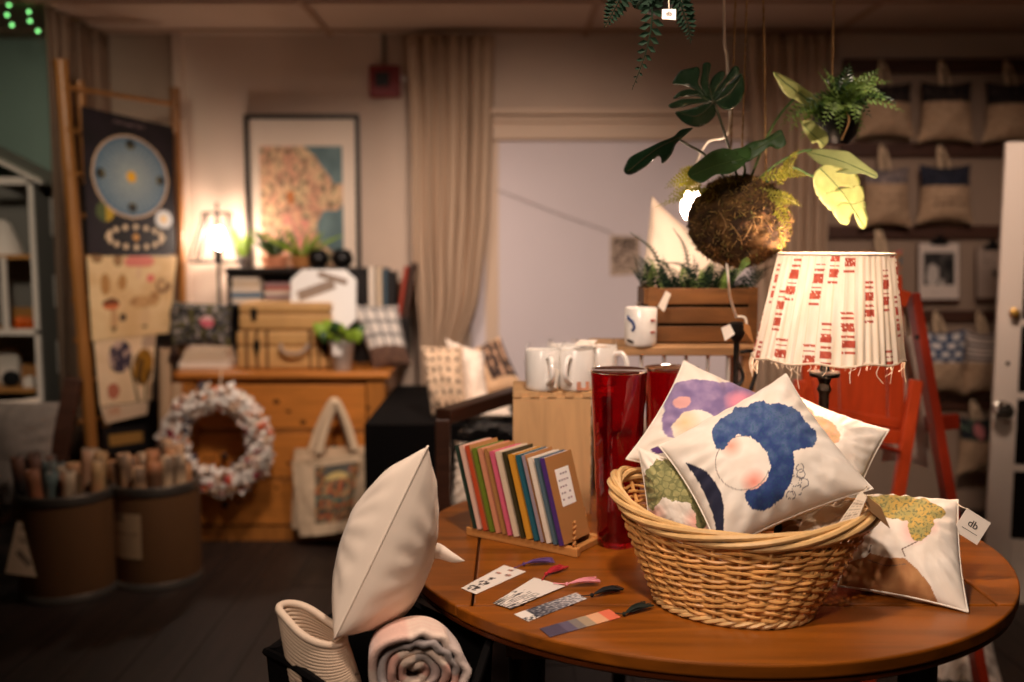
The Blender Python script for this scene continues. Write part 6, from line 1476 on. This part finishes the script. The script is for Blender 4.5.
# ------------------------------------------------------------------ bin in the foreground with rope basket, blanket roll, cushion
bnz = .69; bx_c = V((-.255, 1.93, 0))
bq_ = [V((-.456, 1.78, 0)), V((-.1, 1.385, 0)), V((-.036, 1.865, 0)), V((-.29, 2.09, 0))]
stl = thing('wooden_stool', 'orange-brown wooden stool under the black fabric bin', 'stool', V((-.26, 1.77, 0)))
mb = MB(); mb.box((-.26, 1.77, .47), (.5, .48, .03)); mb.build('seat', 'stool_wood', stl, smooth=False, bevel=.006)
for sx in (-1, 1):
    for sy in (-1, 1): mb = MB(); mb.bar((-.26 + sx * .2, 1.77 + sy * .19, .455), (-.26 + sx * .22, 1.77 + sy * .21, .002), .04, .04, up=(0, 1, 0)); mb.build('leg', 'stool_wood', stl, smooth=False, bevel=.004)
bn = thing('fabric_bin', 'black fabric bin in the foreground holding the blanket and rope basket', 'bin', V((-.25, 1.77, .486)))
mb = MB(); k = 4
for i in range(4):
    a, b = bq_[i], bq_[(i + 1) % 4]; cen = sum(bq_, V()) / 4
    ai, bi = a + (cen - a) * .035, b + (cen - b) * .035
    mb.grid(lambda u, v: a.lerp(b, u) * (1 - .0 * v) + (cen - a.lerp(b, u)) * .06 * (1 - v) + V((0, 0, .487 + (bnz - .487) * v + .006 * math.sin(u * 7 + i) * v)), 14, 6)
    mb.grid(lambda u, v: bi.lerp(ai, u) + (cen - a.lerp(b, 1 - u)) * .06 * (1 - v) + V((0, 0, .487 + .008 + (bnz - .495) * v + .006 * math.sin((1 - u) * 7 + i) * v)), 14, 6)
mb.add([p + (cen - p) * .06 + V((0, 0, .487)) for p in bq_], [(3, 2, 1, 0)]); mb.build('bin_body', 'black_cloth', bn)
mb = MB(); rim = []
for i in range(4):
    a, b = bq_[i], bq_[(i + 1) % 4]
    for j in range(14): u = j / 14; rim.append(a.lerp(b, u) + V((0, 0, bnz + .006 * math.sin(u * 7 + i))))
mb.tube(rim, .008, 6, closed=True); mb.build('bin_rim', 'black_cloth', bn)
# rope basket leaning to the left
RBY = 1.73
ra0 = at(312, 626, RBY); ax_ = V((-.16, -.12, .95)); ax_.normalize()
rb0 = thing('rope_basket', 'coiled cream rope basket tipped over in the black bin', 'basket', ra0 - ax_ * .13)
px_ = ax_.cross(V((0, 1, 0))).normalized(); pyv = px_.cross(ax_)
def rope_pt(g, h, sc=1.0):                  # h: 0 floor .. 1 rim
    r = (.056 - .01 * h) * sc; w = 1 + (.10 * math.sin(2 * g + .6) + .05 * math.sin(3 * g)) * h
    tilt_ = .039 * math.cos(g) * h
    return ra0 + ax_ * (-.13 * (1 - h) + tilt_) + px_ * (r * w * math.cos(g) * 1.05) + pyv * (r * w * math.sin(g) * 1.05)
mb = MB(); turns = 19; nn_ = 44
pts = [rope_pt(2 * PI * i / nn_, i / (turns * nn_)) for i in range(turns * nn_ + 1)]
mb.tube(pts, .0056, 7); n_tot = len(mb.v)
cs = []
for i in range(len(pts)):
    h = i / len(pts); g = (i % nn_) / nn_
    for j in range(7): cs.append((.3, .27, .26) if h < .34 and (j + i) % 5 == 0 and .2 < g < 1.0 else (.84, .74, .64))
mb.c = cs; mb.build('coiled_wall', 'rope_cloth', rb0, smooth='full')
mb = MB(); mb.col = (.8, .7, .6); mb.tube([ra0 - ax_ * .13 + px_ * (r_ * math.cos(g_)) + pyv * (r_ * math.sin(g_)) for g_, r_ in ((i * .3, .004 + .052 * i / 110) for i in range(111))], .0056, 7); mb.c = [(.8, .7, .6)] * len(mb.v); mb.build('coiled_base', 'rope_cloth', rb0)
mb = MB(); mb.tube([rope_pt(2 * PI * i / 60, 1.02) for i in range(60)], .0075, 8, closed=True); mb.c = [(.86, .77, .68)] * len(mb.v); mb.build('rim', 'rope_cloth', rb0, smooth='full')
# rolled blanket, spiral end towards us
BYr = 1.64; bc_ = at(416, 673, BYr); rw, rh = .0855, .077
bd_ = V((-.13, .96, -.2)).normalized(); bxv = V((.99, .13, 0)).normalized(); bzv = V((0, 0, 1))
br_ = thing('rolled_blanket', 'rolled pink and grey checked blanket standing in the black bin', 'blanket', bc_ - V((0, 0, rh)))
TURN = 4.7; th_b = .0155
def sp(t, w, off):                          # t 0..1 along the spiral from the heart outwards, w 0..1 along the roll
    g = -t * TURN * 2 * PI - 3.45; f = .1 + .9 * t; wob = 1 + .05 * math.sin(g * 2 + 3 * t) + .035 * math.sin(g * 5 + 2) * (1 - w * .4)
    if t > .62 and -1.1 < math.atan2(math.sin(g - .75), math.cos(g - .75)) < 1.1: wob += .05 * math.sin(g * 13 + t * 9) * (1 - w) * (1 if t < .95 else .5)
    rx, rz_ = (rw * f * wob + off), (rh * f * wob + off)
    endj = .006 * math.sin(g * 3 + t * 20) + .012 * (1 - t)
    return bc_ + bxv * (rx * math.cos(g)) + bzv * (rz_ * math.sin(g)) + bd_ * (endj * (1 - w) + .15 * w)
def bcol(t, w):
    a = (t * 9) % 1; b = (w * 4) % 1
    c = (.87, .77, .69)
    if a > .62: c = (.82, .6, .53)
    if b > .6: c = mixc(c, (.8, .55, .5), .45)
    if (t * 9) % 3 > 2.3: c = mixc(c, (.5, .47, .47), .7)
    if t > .55 and t < .74: c = (.6, .56, .55)
    if t > .8: c = mixc(c, (.9, .8, .74), .5)
    return c
mb = MB(); NT = 300
mb.grid(lambda u, v: sp(u, v, th_b * .5), NT, 14, col=lambda u, v: bcol(u, v)); mb.grid(lambda u, v: sp(1 - u, v, -th_b * .5), NT, 14, col=lambda u, v: mixc(bcol(1 - u, v), (.72, .64, .6), .5))
def capf(w0, flip):
    def f(u, v):
        g = PI * v; off = th_b * .5 * math.cos(g); p = sp(u, w0, off); return p - bd_ * (th_b * .55 * math.sin(g)) * (1 if w0 == 0 else -1)
    return f
mb.grid(capf(0, 0), NT, 5, col=lambda u, v: mixc(bcol(u, 0), (.72, .64, .6), .5 * v)); mb.grid(capf(1, 0), NT, 3, col=lambda u, v: bcol(u, 1))
mb.grid(lambda u, v: sp(1, u, th_b * (.5 - v)), 14, 2, col=lambda u, v: bcol(1, u)); mb.build('blanket_roll', 'blanket', br_, smooth='full')
mb = MB()
mb.grid(lambda u, v: sp(.06 + .9 * v, .0, 0) if False else bc_ + bd_ * (.05) + bxv * (rw * .8 * math.cos(2 * PI * u) * v) + bzv * (rh * .8 * math.sin(2 * PI * u) * v), 24, 3, True, col=lambda u, v: (.5, .4, .36)); mb.build('inner_fold', 'blanket', br_)
# big cream cushion standing on the bin's contents
qf = [at(334, 639, 1.69), at(386, 624, 1.9), at(400, 488, 1.92), at(428, 446, 1.72)]
cf, posf, nf_ = cushion('large cream cushion standing on edge over the black bin', qf, .175, 'cream_cloth', n=64, pull=.04, p=.5, wr=.0017, seed=7.7, piping=.0022)
def lf(u, v):
    a = at(430, 548, 1.93); pts = spline([at(425, 545, 1.8), at(438, 543, 1.8), at(452, 552, 1.79), at(465, 561, 1.79)], 12); p = pts[round(u * 12)]
    return p + V((.0, -.006, -1)) * (.032 * (1 - v) * (1 - u ** 2.5))
mb = MB(); mb.grid(lf, 12, 2); mb.build('swing_tag', 'cream_cloth', cf, smooth='full', solid=.001)
# fluffy white cushions on the floor beyond the table
cushion('fluffy white cushion on the floor under the right of the table', [at(925, 690, 3.2), at(1005, 690, 3.12), at(985, 600, 3.3), at(925, 600, 3.36)], .14, 'white_fleece', n=30, seed=16, wr=.012)
cushion('pale fluffy cushion on the floor behind the table legs', [at(848, 690, 3.3), at(930, 690, 3.24), at(925, 610, 3.4), at(850, 610, 3.45)], .14, 'white_fleece', n=30, seed=17, wr=.012)
# ------------------------------------------------------------------ light
def light(name, kind, loc_, energy, col, size=.05, rot=None, **k):
    l = bpy.data.lights.new(name, kind); l.energy = energy; l.color = lin(col)
    if kind == 'AREA': l.size = size
    elif kind in ('POINT', 'SPOT'): l.shadow_soft_size = size
    for a, v in k.items(): setattr(l, a, v)
    o = bpy.data.objects.new(name, l); C.objects.link(o); o.location = loc_
    if rot is not None: o.rotation_euler = rot
    return o
def aim(o, tgt): o.rotation_euler = (V(tgt) - o.location).to_track_quat('-Z', 'Y').to_euler()
WARM = '#ffe2c4'
o = light('ceiling_spot_light', 'SPOT', (.1, 1.45, 2.45), 75, '#ffe6d2', .08, spot_size=math.radians(85), spot_blend=.8); aim(o, (.35, 2.0, .8))
o = light('front_spot_light', 'SPOT', (-.5, .3, 2.4), 70, '#ffe6d2', .15, spot_size=math.radians(60), spot_blend=.8); aim(o, (.2, 2.0, .85))
o = light('dresser_spot_light', 'SPOT', (-.75, 3.3, 2.45), 95, '#ffe6d4', .12, spot_size=math.radians(90), spot_blend=1.0); aim(o, (-.95, 4.9, .7))
o = light('window_spot_light', 'SPOT', (.15, 3.1, 2.45), 120, '#ffe6d4', .12, spot_size=math.radians(84), spot_blend=1.0); aim(o, (.1, 5.2, .75))
o = light('display_fill_light', 'SPOT', (1.25, 2.4, 2.45), 120, '#ffe2d0', .12, spot_size=math.radians(56), spot_blend=.9); aim(o, (1.95, 5.2, .95))  # unseen lamp, added to brighten the display wall
o = light('chair_fill_light', 'SPOT', (1.0, 1.9, 2.45), 48, '#ffe2d0', .12, spot_size=math.radians(45), spot_blend=.9); aim(o, (1.1, 3.1, .8))  # unseen lamp, added only to lift the front of the red chair
o = light('side_room_fill_light', 'SPOT', (-1.5, 2.6, 2.4), 60, '#fff2dc', .1, spot_size=math.radians(58), spot_blend=.9); aim(o, (-2.5, 5.1, 1.4))  # added fill standing in the main room, brightens green wall and cubby side
w_ = bpy.data.worlds.new('World'); bpy.context.scene.world = w_; w_.use_nodes = True; w_.node_tree.nodes['Background'].inputs[0].default_value = (*lin('#ffd8b8'), 1); w_.node_tree.nodes['Background'].inputs[1].default_value = .015
# ------------------------------------------------------------------ camera and view
cam = bpy.data.cameras.new('camera'); cam.sensor_width = 36; cam.lens = FPX * 36 / 1024; cam.clip_start = .05
cam.dof.use_dof = True; cam.dof.focus_distance = 1.98; cam.dof.aperture_fstop = 1.5
co = bpy.data.objects.new('camera', cam); C.objects.link(co); co.location = (0, 0, CAM_H); co.rotation_euler = (PI / 2 - CAM_T, 0, 0)
sc = bpy.context.scene; sc.camera = co
sc.view_settings.view_transform = 'Standard'; sc.view_settings.look = 'None'; sc.view_settings.gamma = 1; sc.view_settings.use_curve_mapping = False; sc.view_settings.exposure = 0.4
sc.cycles.use_denoising = True; sc.cycles.max_bounces = 8; sc.cycles.sample_clamp_indirect = 4
